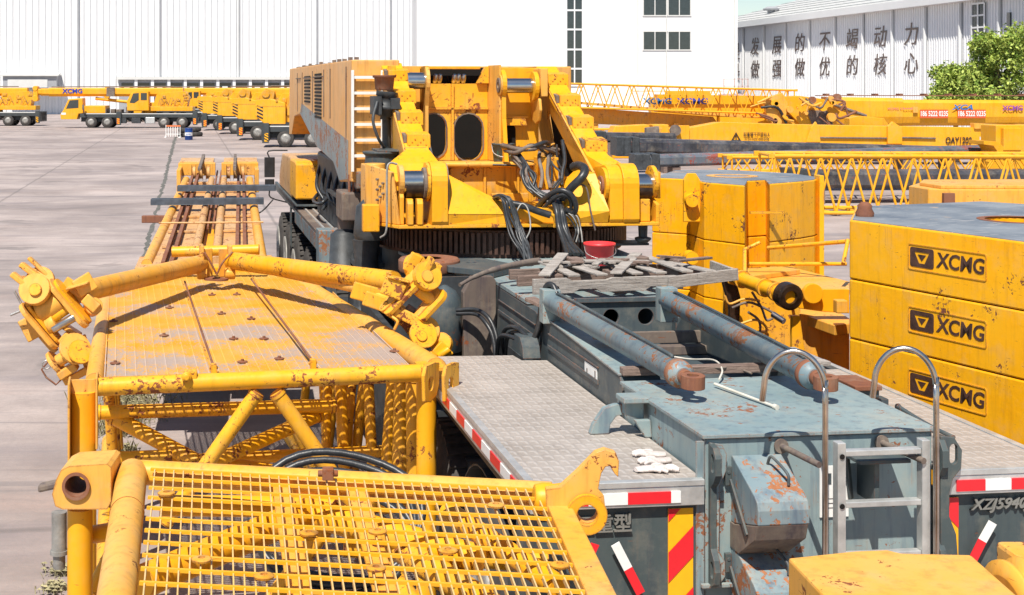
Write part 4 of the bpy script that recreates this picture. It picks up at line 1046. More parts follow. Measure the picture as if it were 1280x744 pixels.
# ---- hinged clamp assemblies
def clamp(pts, sgn, Y0, parent, mat):
    """pts: image positions giving the run of the assembly from outer fork to lower jaw"""
    f = lambda p, dY=0: fl(p[0], p[1], Y0+dY)
    def disc(p, ax, r, th, dY=0, m_=None, nm='clamp_disc', hole=0):
        c = f(p, dY); axv = Vector(ax).normalized(); u = axv.cross(Vector((0,0,1))).normalized(); v = axv.cross(u)
        d = MB(); d.plate(circ(0,0,r,26), [circ(0,0,hole,18)] if hole else [], c-axv*th/2, u, v, axv*th); return d.build(nm, m_ or mat, parent, .007)
    def bar(p, q, w, h, dY=0, dY2=None, nm='clamp_arm', up=(0,1,0)):
        d = MB(); d.beam(f(p,dY), f(q,dY if dY2 is None else dY2), w, h, up); return d.build(nm, mat, parent, .01)
    def cyl(p, q, r, dY=0, dY2=None, nm='clamp_pin', m_=None):
        d = MB(); d.tube(f(p,dY), f(q,dY if dY2 is None else dY2), r, 22); return d.build(nm, m_ or mat, parent, .006)
    return f, disc, bar, cyl
# left one
f, disc, bar, cyl = clamp(None, 1, 10.9, sec, m_yelf)
ax = (.75,-.15,.62)   # axis of the big flanges, pointing up to the right
bar((15,342),(45,366), .045, .11, -.06); bar((26,330),(56,352), .045, .11, .0); bar((36,322),(62,346),.03,.10,.10)
disc((44,362), (-.2,-.9,.35), .125, .07, -.10); disc((44,362), (-.2,-.9,.35), .05, .02, -.15, m_yel2); disc((50,352), (-.2,-.9,.35), .12, .05, .06)
bar((28,345),(30,370), .05, .05, .12)
cyl((50,392),(76,374), .10, .0, .0, 'clamp_drum'); cyl((60,402),(86,384), .045, -.03, None, 'clamp_pin', m_yel2)
bar((38,380),(100,420), .04, .16, .08)
def flange(p0, p1, r0, r1, axv, th, dY, m_=m_yelf):
    """long rounded flange from p0 to p1"""
    a = f(p0, dY); b = f(p1, dY); axv = Vector(axv).normalized()
    u = (b-a); u = (u-axv*u.dot(axv)).normalized(); v = axv.cross(u); L_ = (b-a).dot(u)
    out = [(r0*math.cos(R(t)), r0*math.sin(R(t))) for t in range(90, 271, 15)]+[(L_+r1*math.cos(R(t)), r1*math.sin(R(t))) for t in range(-90, 91, 15)]
    d = MB(); d.plate(out, [], a-axv*th/2, u, v, axv*th); return d.build('clamp_flange', m_, parent_, .008)
parent_ = sec
flange((71,362),(104,396), .10, .085, ax, .035, -.02); flange((77,360),(108,394), .085, .07, ax, .03, .02, m_yel2)
flange((36,392),(66,424), .10, .08, ax, .035, -.05); flange((42,386),(72,420), .09, .07, ax, .03, -.01, m_yel2)
cyl((66,412),(94,396), .035, -.08, None, 'clamp_pin', m_chromed); cyl((60,408),(70,402), .07, -.04)
bar((80,352),(108,370), .10, .02, .1); bar((84,360),(112,352), .02, .16, .05); bar((100,346),(112,366), .16, .02, .05)
bar((30,398),(44,424), .12, .02, .05); bar((44,410),(70,440), .05, .10, .16)
bar((78,420),(100,438), .10, .12, -.02); disc((94,436), (.35,-.75,.5), .13, .03, -.12, m_yelf); disc((100,440), (.35,-.75,.5), .10, .02, -.16, m_yel2)
cyl((72,452),(92,440), .05, -.1, None, 'clamp_drum'); disc((70,454), (.75,-.15,.62), .11, .03, -.06); disc((76,462), (.75,-.15,.62), .09, .03, -.05, m_yel2)
bar((74,470),(96,456), .07, .10, -.1); bar((80,478),(110,462), .06, .05, -.05); bar((100,420),(118,476), .09, .05, .0)
m = MB(); m.path([f((62,450),-.1),f((52,462),-.1),(f((58,472),-.1)),f((70,481),-.1),f((77,474),-.1)], .008, 6, 1); m.build('pin_keeper', m_rust, sec)
m = MB(); m.path([f((58,456),-.14)+Vector((.035*math.cos(a_/8*6.28),0,.035*math.sin(a_/8*6.28))) for a_ in range(9)], .006, 6, 1); m.build('keeper_ring', m_gal, sec)
m = MB(); m.path([f((18,364),0),f((28,382),0),f((30,388),0)], .01, 6, 3); m.tube(f((13,394),-.05), f((32,386),-.05), .011, 8); m.build('locking_bolt', m_gal, sec)
disc((116,384), (.2,-.9,.3), .07, .12, .1, m_yelf); bar((106,372),(122,386), .09, .09, .05)
# right one (mirrored, leaning the other way)
f, disc, bar, cyl = clamp(None, -1, 11.0, sec, m_yel2)
ax = (-.70,-.30,.62)
bar((540,322),(525,352), .05, .10, -.05); bar((549,330),(534,358), .05, .10, -.0); bar((522,318),(510,340), .10, .05, .05)
disc((534,345), (.25,-.9,.35), .12, .06, -.08); disc((534,345), (.25,-.9,.35), .05, .02, -.12, m_yelf); disc((520,335), (.5,-.8,.3), .12, .05, .12)
flange((524,348),(490,388), .075, .06, ax, .035, -.05, m_yel2); flange((518,344),(484,386), .06, .05, ax, .03, -.01, m_yelf)
flange((549,372),(536,400), .07, .05, ax, .035, -.05, m_yel2); flange((543,368),(530,398), .06, .04, ax, .03, .0, m_yelf)
cyl((522,362),(548,382), .05, -.02, None, 'clamp_drum'); cyl((508,384),(528,398), .035, .05, None, 'clamp_pin', m_brown)
bar((484,345),(512,352), .02, .16, -.05); bar((478,356),(505,366), .14, .02, -.1); bar((486,340),(490,362), .03, .12, .0)
bar((440,362),(476,372), .14, .04, .2); bar((455,372),(490,384), .12, .05, .1); bar((478,380),(496,392), .08, .09, -.0)
bar((494,388),(532,408), .09, .06, -.05); disc((529,418), (.1,-.9,.45), .115, .03, -.12, m_yel2); disc((533,412), (.1,-.9,.45), .11, .03, -.05, m_yelf); disc((527,420), (.1,-.9,.45), .045, .02, -.15, m_yel2)
cyl((470,370),(510,400), .075, .25, .1, 'clamp_drum'); bar((502,400),(520,424), .06, .08, .05)
bar((545,432),(560,448), .12, .06, -.1); disc((552,430), (-.5,-.7,.4), .09, .05, -.05); cyl((548,446),(562,436), .03, -.15); bar((536,440),(548,452), .04, .12, -.1)
m = MB(); m.path([f((490,396),-.1),f((497,402),-.12),f((493,412),-.1)], .012, 8, 4); m.build('lifting_hook', m_yelf, sec)

# ================================================================== FOREGROUND: lattice section end with open grating
CA = onz(165,592,2.0); CB = onz(690,620,1.88); CC_ = onz(146,744,2.0); CD = onz(748,744,1.88)
org = Vector((-.1, 6.9, 0))
ext = 1.75
CC_ = CA+(CC_-CA)*ext; CD = CB+(CD-CB)*ext*1.2
fg = empty('lattice_boom_section', org, 0, 'yellow lattice boom end in the near foreground with open mesh deck and hook lug', 'boom section')
g = lambda u, v: (CA*(1-u)*(1-v)+CB*u*(1-v)+CC_*(1-u)*v+CD*u*v)-org
gl = lambda p: Vector(p)-org
def gt(name, a, b, r, mat=m_yel2, n=24):
    m = MB(); m.tube(a, b, r, n); return m.build(name, mat, fg)
up = Vector((0,0,1))
m = MB(); m.tube(g(0,0), g(0,1), .077, 28); m.tube(g(0,.22),g(0,.225),.080,28); m.build('side_chord', m_yelf, fg)
m = MB(); m.beam(g(1.0,-.01), g(1.0,1), .12, .07); m.build('side_chord', m_yelf, fg, .008)
m = MB(); a = g(-.005,-.01); b = g(1.0,-.01); m.tube(a, b, .062, 24)
m.build('end_chord', m_yelf, fg)
# grating
gr = MB()
i0, i1 = .055, .955
nb = 41
for k in range(nb):
    u = i0+(i1-i0)*k/(nb-1)
    a = g(u, .015)+up*.035; b = g(u, .98)+up*.035
    d = (b-a).normalized()
    gr.beam(a, b, .006, .024)
gm = gr.build('open_grating', m_bar, fg)
gr = MB()
v = .02; step = .158/((CC_-CA).length)
while v < .97:
    a = g(i0-.01, v)+up*.043; b = g(i1+.008, v)+up*.043
    gr.beam(a, b, .017, .014)
    v += step
gr.build('cross_bar', m_lace, gm)
w = MB()
for px_, py_ in ((208,618),(386,668),(252,701),(472,666),(620,633),(470,712),(560,690),(330,722),(700,708)):
    c = gl(onz(px_, py_, 2.06-.12*(px_-160)/540)); w = MB(); w.lathe(c, (0,0,1), [(0,.040),(.008,.042),(.012,.034),(.014,.014),(.006,.012)], 20, False); w.build('fixing_washer', m_yeld, gm)
# members under the grating
def under(u0, v0, u1, v1, z0, z1, r, nm='diagonal_brace'): return gt(nm, g(u0,v0)-up*z0, g(u1,v1)-up*z1, r)
def uz(p, q, z0, z1, r):
    return gt('diagonal_brace', gl(onz(p[0],p[1],z0)), gl(onz(q[0],q[1],z1)), r, m_yel)
uz((176,728),(385,640),1.84,1.80,.072); uz((385,640),(600,700),1.80,1.74,.07); uz((200,632),(420,634),1.78,1.74,.055)
uz((560,640),(700,735),1.72,1.66,.055)
under(.62,.08,.98,.62,.22,.18,.065); under(.5,.05,.98,.04,.26,.3,.055)

m = MB(); a_ = g(.34,.03)-up*.62; b_ = g(.99,.93)-up*.62; m.box(a_.x,b_.x,b_.y,a_.y,a_.z-.03,a_.z); m.build('void_shade_sheet', m_dark, fg)  # dark sheet added to give the voids below the mesh their shade
m = MB(); a_ = g(.02,.35)-up*1.5; b_ = g(.28,.9)-up*1.5; m.box(a_.x,b_.x,b_.y,a_.y,a_.z-.03,a_.z); m.build('void_shade_sheet', m_dgrey, fg)  # second added sheet, its dark colour stands for shade near the ground
for u in (.355, .535):
    m = MB(); m.beam(g(u,.0)-up*.02, g(u+.035,.98)-up*.02, .10, .02); m.build('flat_support', m_yelf, fg, .004)
for u, z in ((.0,0),(1,0)):
    p = g(u,0)
    gt('lower_chord', (p.x,p.y,.25), (p.x-.1,p.y-2.6,.25), .08)
gt('lower_cross_tube', (g(0,0).x,g(0,0).y,.25), (g(1,0).x,g(1,0).y,.25), .06)
under(.0,.0,.5,.0,1.6,.1,.045)
# left corner: post, twin lug
a = gl(onz(100,640,1.85)); 
m = MB(); m.tube((a.x,a.y,.1), (a.x,a.y,1.87), .062, 22); m.build('corner_post', m_yel, fg)
gt('corner_brace', gl(at(118,668,6.85)), gl(at(168,660,6.75)), .045, m_yel)
gt('corner_brace', gl(at(116,740,7.0)), gl(at(165,640,7.1)), .04, m_yel2)
def vplate(pts, hole, Y, th, mat, nm='pin_lug'):
    q = [gl(at(x, y, Y)) for x, y in pts]
    m = MB(); hs = []
    if hole:
        c = gl(at(hole[0], hole[1], Y)); r = hole[2]*Y/1700; hs = [circ(c.x, c.z, r, 28)]
    m.plate([(p.x, p.z) for p in q], hs, (0, q[0].y, 0), (1,0,0), (0,0,1), (0, th, 0)); return m.build(nm, mat, fg, .007 if th < .1 else 0)
vplate([(70,600),(76,588),(86,583),(134,580),(139,584),(139,626),(134,637),(78,637),(69,633),(65,618)], (95,608,14), 6.62, .26, m_yelf)
m = MB()
c = gl(at(95,608,6.61)); m.plate(circ(c.x,c.z,.068,28),[circ(c.x,c.z,.053,28)],(0,c.y,0),(1,0,0),(0,0,1),(0,-.006,0)); m.plate(circ(c.x,c.z,.056,28),[circ(c.x,c.z,.050,28)],(0,c.y+.001,0),(1,0,0),(0,0,1),(0,.27,0)); m.build('pin_hole_rim', m_rust, fg)
m = MB(); c = gl(at(143,604,6.8)); m.lathe(c,(-1,.0,.0),[(-.02,.07),(.0,.085),(.03,.085),(.04,.075)],24); m.build('weld_collar', m_rust, fg)
m = MB(); m.xprof([(0,0)], 0, 1) if False else None
c0 = gl(at(62,607,6.9)); m = MB(); m.obox(c0+V(-.0,0,0), (.055,0,.012), (0,.03,0), (0,0,.02)); m.build('rusty_wedge', m_brown, fg, .012)
m = MB(); c = gl(at(74,640,6.8)); m.tube(c, c-up*.19, .038, 16); m.tube(c-up*.19, c-up*.21, .045, 16); m.tube(c-up*.21, c-up*.28, .03, 14); m.build('hanging_pin', m_rim, fg)
# right corner: big lug ring and hook
vplate([(683,612),(700,610),(722,590),(745,566),(757,562),(770,566),(774,577),(773,597),(768,592),(763,583),(757,584),(752,592),(750,600),(748,612),(755,620),(757,636),(753,655),(742,667),(722,671),(700,668),(694,650),(683,640)], (735,640,12.5), 6.62, .055, m_yelf, 'hook_lug')
c = gl(at(733,642,6.61)); m = MB(); m.plate(circ(c.x,c.z,.098,32),[circ(c.x,c.z,.05,28)],(0,c.y,0),(1,0,0),(0,0,1),(0,-.03,0)); m.build('lug_boss', m_yel2, fg, .008)
m = MB(); c = gl(at(692,625,6.72)); m.lathe(c,(1,0,-.1),[(-.10,.065),(-.06,.078),(.0,.078),(.05,.09),(.07,.09)],26); m.build('weld_collar', m_yel2, fg, .004)
m = MB(); c = gl(at(410,592,6.75)); m.obox(c,(.028,0,0),(0,.03,0),(0,0,.028)); m.tube(c+V(-.05,0,0),c+V(.05,0,0),.016,10); m.build('bolted_clamp', m_rust, fg, .004)

# black hose coil between the sections
hc = onz(425,640,1.72); m = MB(); random.seed(2)
for k in range(5):
    r = .40+.02*k; ph = random.uniform(0,6)
    m.path([(r*1.0*math.cos(2*math.pi*i/36+ph), r*.42*math.sin(2*math.pi*i/36+ph)+.02*k, .03*k+.02*math.sin(i*.5+k)+r*.62*math.sin(2*math.pi*i/36+ph)) for i in range(37)], .021, 8, 1)
hcz = Vector((-.13, 7.5, 1.455)); thing1(m, 'hose_coil', m_hose, 'coil of black rubber hose resting between the two boom sections behind the mesh deck', 'hose', hcz, None, 0)

# ================================================================== pair of narrow boom members beyond
F3 = Frame((-1.94,17,0), 5.0)
nb_ = empty('twin_boom_stack', (-1.94,17,0), R(5), 'faded orange pair of narrow parallel boom frames lying beyond the walkway section', 'boom section')
zz = lambda y: 1.75+.040*y
def slab3(x0, x1, y0, y1, t, dz, mat, nm, bev=.01):
    m = MB(); m.hexa([(x0,y0,zz(y0)+dz-t),(x1,y0,zz(y0)+dz-t),(x1,y1,zz(y1)+dz-t),(x0,y1,zz(y1)+dz-t),(x0,y0,zz(y0)+dz),(x1,y0,zz(y0)+dz),(x1,y1,zz(y1)+dz),(x0,y1,zz(y1)+dz)])
    return m.build(nm, mat, nb_, bev)
def tube3(x0, y0, x1, y1, r, dz, mat, nm):
    m = MB(); m.tube((x0,y0,zz(y0)+dz),(x1,y1,zz(y1)+dz), r, 16); return m.build(nm, mat, nb_)
for s_ in (-1, 1):
    slab3(.10*s_, .66*s_, -.2, 9.5, .05, 0, m_peach, 'top_panel')
    slab3(.12*s_, .62*s_, -.2, 9.5, .9, -.1, m_brown, 'web_plate')
    tube3(.72*s_, .0, .62*s_, 9.8, .07, 0, m_yelf, 'side_tube'); tube3(.14*s_, .0, .12*s_, 9.6, .06, .03, m_peach, 'side_tube')
    for off in (.40, .50):
        slab3((off-.025)*s_, (off+.025)*s_, -.3, 10.8, .07, .09, m_rust, 'brown_rail', .004)
    for y in (1.2, 2.6, 4.2, 6.0, 7.6, 9.0):
        slab3(.15*s_, .60*s_, y, y+.05, .03, .04, m_peach, 'cross_rib', .004)
    slab3(.12*s_, .95*s_, -2.2, -.25, .05, -.12, m_peach, 'end_wing'); slab3(.12*s_, .85*s_, -.24, .6, .04, .005, m_peach, 'end_wing')
    # pulley head
    slab3(.06*s_, .80*s_, 10.3, 10.5, .25, .28, m_yelf, 'head_plate'); slab3(.72*s_, .80*s_, 9.6, 11.2, .45, .22, m_yelf, 'head_cheek')
    m = MB()
    for k in range(3):
        m.lathe(((.2+k*.14)*s_, 10.0, zz(10)+.12), (1,0,0), [(-.04,.17),(-.03,.12),(.03,.12),(.04,.17)], 22)
    m.build('sheave', m_peach, nb_)
    slab3(.1*s_, .78*s_, 10.5, 11.3, .20, .30, m_peach, 'head_cap'); slab3(.30*s_, .36*s_, 8.6, 11.6, .05, .35, m_brown, 'head_bar', .004)
slab3(-.09, .09, 0, 10, .06, -.1, m_yel, 'centre_spine')
for x in (-.04, .04): slab3(x-.015, x+.015, 3.2, 11.5, .05, .02, m_rust, 'brown_rail', .004)
for y in (.4, 5.0, 9.6):
    slab3(-.62, .62, y, y+.15, 1.4, -.15, m_brown, 'trestle')
tube3(-.75, 3.0, .78, 3.0, .014, .10, m_peach, 'lashing_rod')
def chan(y, x0, x1, dz, label):
    c = F3; o = Vector((-1.94+x0*c.c-y*c.s, 17+x0*c.s+y*c.c, zz(y)+dz)); L_ = x1-x0
    m = MB(); m.box(0,L_,0,.22,0,.016); m.box(0,L_,0,.016,.016,.10); m.box(0,L_,.204,.22,.016,.10)
    m.box(L_-.35,L_-.1,.016,.204,.04,.10)
    ob = m.build('steel_channel', m_barsteel, None, .004); ob.location = o; ob.rotation_euler = (0,-.0,R(5)); tag(ob, label, 'steel channel', 'slate steel channels across the twin boom')
chan(5.0, -1.0, .82, .11, 'nearer of two dark slate steel channels laid across the twin boom frames')
chan(6.8, -.66, 1.06, .12, 'farther of two dark slate steel channels laid across the twin boom frames')
a = at(185,274,23); m = MB(); m.obox((0,0,0),(.55,0,0),(0,.06,0),(0,0,.06)); thing1(m, 'timber_beam', m_rust, 'rust brown timber beam poking out left from under the slate channels', 'timber', a+V(.45,0,0), None, .01)
m = MB(); m.path([at(318,270,24)-V(-1.7,24,1.6),at(330,262,24)-V(-1.7,24,1.6),at(341,250,24.5)-V(-1.7,24,1.6)], .014, 6, 5); thing1(m, 'grey_cable', m_hose, 'thin dark cable hanging between the twin boom and the crane mirror', 'cable', V(-1.7,24,1.6), None, 0)

# ================================================================== RIGHT: ballast slabs
FB = Frame((3.96,11.0,0), 21.8)
def ballast(i, z0, z1, label, logo=True, top=False):
    b = empty('ballast_slab', (3.96,11.0,0), R(21.8), label, 'counterweight', 'yellow ballast slabs stacked right of the crane')
    out = [(0,-3.2),(2.4,-3.2),(2.9,-.5),(2.4,.95),(.9,.95),(.60,.62),(0,0)]
    m = MB(); m.zprof(out, z0+.004, z1-.004, [circ(1.25,-.55,.28,28)]); body = m.build('body', m_yelc, b, .012)
    if top:
        m = MB(); ins = [(x+(.02 if x < 1 else -.02), y) for x, y in out]
        m.zprof([(.02,-3.18),(2.38,-3.18),(2.87,-.5),(2.38,.93),(.91,.93),(.61,.60),(.02,-.01)], z1-.0035, z1+.002, [circ(1.25,-.55,.31,28)]); m.build('worn_top', m_slab, b)
        m = MB(); m.zprof(circ(1.25,-.55,.33,30), z1+.0025, z1+.006, [circ(1.25,-.55,.27,30)]); m.build('hole_rim', m_rust, b)
        m = MB(); m.lathe((.30,.16,z1),(0,0,1),[(0,.07),(.03,.075),(.07,.055),(.09,.06),(.12,.03)],14); m.build('lifting_stub', m_rust, b)
    a = FB.px(1140, 0, x=0); 
    ya, yb = FB.px(1138,330,x=0).y, FB.px(1231,330,x=0).y
    zc = z0+.26; hh = .074
    L_ = ya-yb
    # face x = 0: reading direction is -y; recessed-looking frame, emblem and letters
    m = MB(); o = rrect(-.02, L_+.02, -hh-.025, hh+.025, .02); i_ = rrect(-.012, L_+.012, -hh-.017, hh+.017, .015)
    m.plate(o, [i_], (0,ya,zc), (0,-1,0), (0,0,1), (-.006,0,0)); fr = m.build('logo_frame', m_yelc, b)
    sq = .235
    m = MB(); o = rrect(.0, sq, -hh, hh, .02); tri = [(sq*.18, hh*.55),(sq*.82, hh*.55),(sq*.62,-hh*.6),(sq*.38,-hh*.6)]
    tin = [(sq*.33,hh*.30),(sq*.67,hh*.30),(sq*.5,-hh*.35)]
    m.plate(o, [tri], (-.0,ya,zc), (0,-1,0), (0,0,1), (-.004,0,0)); m.plate(tin, [], (-.0,ya,zc), (0,-1,0), (0,0,1), (-.004,0,0)); m.build('emblem', m_gear, b)
    tx = (L_-sq-.03)
    text('logo_letters', 'XCMG', .155, (0, ya-sq-.03-tx/2, zc-.003), (0,-1,0), (0,0,1), m_gear, b, .004, tx/ .155/2.95, .022, .10)
lab = ('top slab of the tall near ballast stack, grey worn top with a round hole', 'second ballast slab from the top of the near stack, scraped along its upper seam', 'third ballast slab from the top of the near stack, chipped along its top edge',
       'fourth ballast slab from the top, mostly hidden behind the right crane deck', 'second lowest slab of the near ballast stack, hidden behind the crane deck', 'lowest slab of the near ballast stack, resting on the ground')
for i in range(6):
    z1 = 2.885-.48*i; ballast(i, z1-.48, z1, lab[i], i < 3, i == 0)

# middle ballast stack
pts = [onz(x,y,2.8) for x,y in ((815,222),(862,224),(880,228),(931,232),(934,226),(957,225),(962,230),(1000,227),(1018,225),(1027,222),(992,217),(905,212),(842,213))]
c0 = V(4.5,17,0)
out = [(p.x-c0.x, p.y-c0.y) for p in pts]
def mid(z0, z1, label, top):
    b = empty('ballast_slab', c0, 0, label, 'counterweight', 'yellow ballast slabs behind the crane')
    m = MB(); m.zprof(out[::-1], z0+.004, z1-.004, []); m.build('body', m_yelc, b, .012)
    if top:
        cx, cy = sum(p[0] for p in out)/len(out), sum(p[1] for p in out)/len(out)
        m = MB(); m.zprof([(cx+(x-cx)*.975, cy+(y_-cy)*.975) for x, y_ in out][::-1], z1-.0035, z1+.003); m.build('worn_top', m_slab, b)
        q = onz(915,220.5,2.8)-c0; m = MB(); m.zprof(circ(q.x,q.y,.33,30), z1+.0035, z1+.008, [circ(q.x,q.y,.22,30)]); m.build('hole_rim', m_yelf, b)
        m = MB(); a = onz(862,226,2.8)-c0; m.yprof([(a.x-.10,z1-.5),(a.x+.10,z1-.5),(a.x+.10,z1+.02),(a.x+.05,z1+.10),(a.x-.05,z1+.10),(a.x-.10,z1+.02)], a.y-.12, a.y-.06); m.build('lifting_eye', m_yelc, b, .01)
    q = onz(860,226,2.8)-c0
    m = MB(); m.lathe((q.x,q.y-.05,(z0+z1)/2+.12),(0,-1,0),[(0,.08),(.18,.08)],20); m.build('stacking_pin', m_yelc, b)
    m = MB(); q = onz(905,229,2.8)-c0; m.box(q.x+.25,q.x+.65,q.y-.24,q.y-.20,(z0+z1)/2,(z0+z1)/2+.03); m.build('grab_bar', m_yel2, b)
    return b
for i, (z0, z1, lb) in enumerate(((2.10,2.80,'top slab of the middle ballast stack with a pale ring on its grey top'),(1.40,2.10,'second slab of the middle ballast stack, behind the yellow pipe frame'),(.70,1.40,'third slab of the middle ballast stack, mostly hidden'),(0,.70,'lowest slab of the middle ballast stack, on the ground'))):
    mid(z0, z1, lb, i == 0)
m = MB(); a = onz(1023,224,2.8)-c0; m.box(a.x-.02,a.x+.04,a.y-.1,a.y+.1,.2,2.85); thing1(m, 'steel_guide_plate', m_yelc, 'narrow upright yellow guide plate at the right edge of the middle ballast stack', 'steel plate', c0, None, .006)

# third ballast block further right
c1 = at(1160,236,19.5); c1 = V(c1.x, c1.y, 0)
b = empty('ballast_block', c1, R(3), 'low faded yellow ballast block with a rusty catch, behind the near stack', 'counterweight')
zt_ = CAMZ-(236-110)*19.5/1700
m = MB(); m.zprof([(0,0),(.18,-.12),(3.0,-.30),(3.0,1.3),(.5,1.3),(0,.6)], .05, zt_); m.build('body', m_yelf, b, .015)
m = MB(); m.zprof([(.16,-.06),(2.95,-.25),(2.95,1.2),(.5,1.2),(.16,.6)], zt_+.0005, zt_+.05); m.build('top_lid', m_yelf, b, .01)
m = MB(); m.box(.14,.30,-.20,-.13,zt_-.33,zt_-.05); m.build('catch', m_rust, b, .004)

# yellow ballast frame with tube
fr = empty('ballast_carrier', V(3.9,13.2,0), 0, 'yellow steel carrier frame with a heavy sleeve tube, between the two ballast stacks', 'machine frame')
h = lambda x, y, Y: at(x,y,Y)-V(3.9,13.2,0)
hz = lambda x, y, z: onz(x,y,z)-V(3.9,13.2,0)
def poly3(pts, th, mat, nm, z=None):
    m = MB(); q = [hz(x,y,z) for x,y in pts]; m.zprof([(p.x,p.y) for p in q][::-1], z-th, z); return m.build(nm, mat, fr, .008)
poly3([(930,335),(992,333),(1000,337),(940,345)], .05, m_yelf, 'top_plate', 2.05)
poly3([(940,343),(990,334),(1062,352),(1062,362),(996,362),(985,356)], .05, m_yelf, 'top_plate', 2.0)
m = MB(); m.tube(h(908,342,13.3), h(986,371,12.1), .065, 22); m.build('sleeve_tube', m_yel, fr)
m = MB()
for t in (.1,.25,.62,.8):
    a = h(908,342,13.3).lerp(h(986,371,12.1), t); d = (h(986,371,12.1)-h(908,342,13.3)).normalized(); m = MB(); m.tube(a, a+d*.04, .085, 22); m.build('collar', m_yel2, fr)
m = MB(); d = Vector((.2,-1,-.1)); m.lathe(h(987,371,12.1), d, [(-.08,.12),(.02,.12),(.03,.10),(.03,.06),(-.02,.055)], 26, False, False); m.build('end_ring', m_grease, fr)
def vface(pts, Y, th, mat, nm, holes=()):
    q = [h(x,y,Y) for x,y in pts]; m = MB(); m.plate([(p.x,p.z) for p in q], [], (0,q[0].y,0),(1,0,0),(0,0,1),(0,th,0)); return m.build(nm, mat, fr, .008)
vface([(900,338),(912,336),(920,350),(926,372),(924,420),(916,445),(912,445),(912,385),(905,360)], 13.2, .06, m_grease, 'greased_guide')
vface([(905,340),(935,345),(990,370),(1000,420),(1005,470),(1005,540),(905,540)], 13.5, .05, m_yel2, 'side_wall')
vface([(988,362),(1062,362),(1062,392),(1030,390),(1000,386),(990,380)], 12.3, .05, m_yel, 'front_wall')
poly3([(1000,384),(1040,384),(1062,398),(1062,405),(1043,407),(1000,392)], .09, m_yelf, 'ledge_plate', 1.85)
vface([(1000,392),(1062,404),(1062,540),(1000,540)], 12.5, .05, m_yelf, 'lower_wall')
vface([(990,395),(1000,395),(1012,480),(1012,540),(990,540)], 12.2, .06, m_yel, 'corner_post')
vface([(1046,376),(1060,376),(1060,392),(1046,392)], 11.9, .1, m_yelf, 'small_box')
m = MB(); m.lathe(h(1014,366,12.28),(0,-1,0),[(0,.09),(.06,.09)],20); m.build('round_boss', m_yel, fr, .005)
for k, pts_ in enumerate((((906,370),(912,380),(930,374),(950,376)),((915,385),(935,378),(955,385),(968,392)),((925,405),(945,400),(958,410),(955,425)),((940,365),(952,385),(958,400),(966,398)),((930,420),(945,415),(960,418),(952,430)),((935,390),(948,400),(950,415),(942,430)))):
    m = MB(); m.path([h(x,y,12.9) for x,y in pts_], .012, 8, 5); m.build('hose_line', m_brown if k % 2 else m_yelf, fr)
m = MB(); m.tube(h(966,393,12.8),h(980,402,12.7),.03,10); m.build('valve', m_chromed, fr)
# rails above the frame
m = MB(); m.path([h(931,345,13.6),h(931,312,14.2),h(950,303,14.2)], .02, 8, 1); m.path([h(936,330,14),h(1058,330,14)], .02, 8, 1); m.tube(h(960,310,14.5),h(1058,302,13.6),.022,8); m.tube(h(1054,330,13.2),h(1060,300,13.4),.02,8); m.build('guard_rail', m_yel2, fr)

# near yellow box at the bottom edge
c2 = onz(985,697,1.9); nb2 = empty('ballast_block', c2*1, 0, 'plain yellow steel block in the bottom right foreground, close below the ladder', 'counterweight')
nb2.location = (c2.x, c2.y, 0)
q = [onz(x,y,1.9)-Vector((c2.x,c2.y,0)) for x,y in ((985,697),(1060,689),(1110,687),(1130,692),(1215,694),(1290,760))]
pp = [(p.x,p.y) for p in q]; pp = pp+[(pp[-1][0], -1.6), (.02,-1.6)]
m = MB(); m.zprof(pp[::-1], .9, 1.9); m.build('body', m_yelf, nb2, .012)
c3 = at(1290,762,5.9); nb3 = empty('rope_drum', c3, 0, 'yellow ribbed drum in the bottom right corner beside the plain steel block', 'drum')
m = MB(); m.lathe((0,0,0),(.95,.1,.1),[(-.12,.16),(-.1,.22),(-.08,.22),(-.07,.17),(-.03,.17),(-.02,.22),(.0,.22),(.01,.17),(.05,.17),(.06,.22),(.08,.22),(.09,.17),(.13,.17),(.14,.22),(.4,.22)],36); m.build('drum_body', m_yelf, nb3)
m = MB(); m.box(-.02,.5,.05,.3,-.5,.20); m.build('drum_housing', m_yelf, nb3, .02)
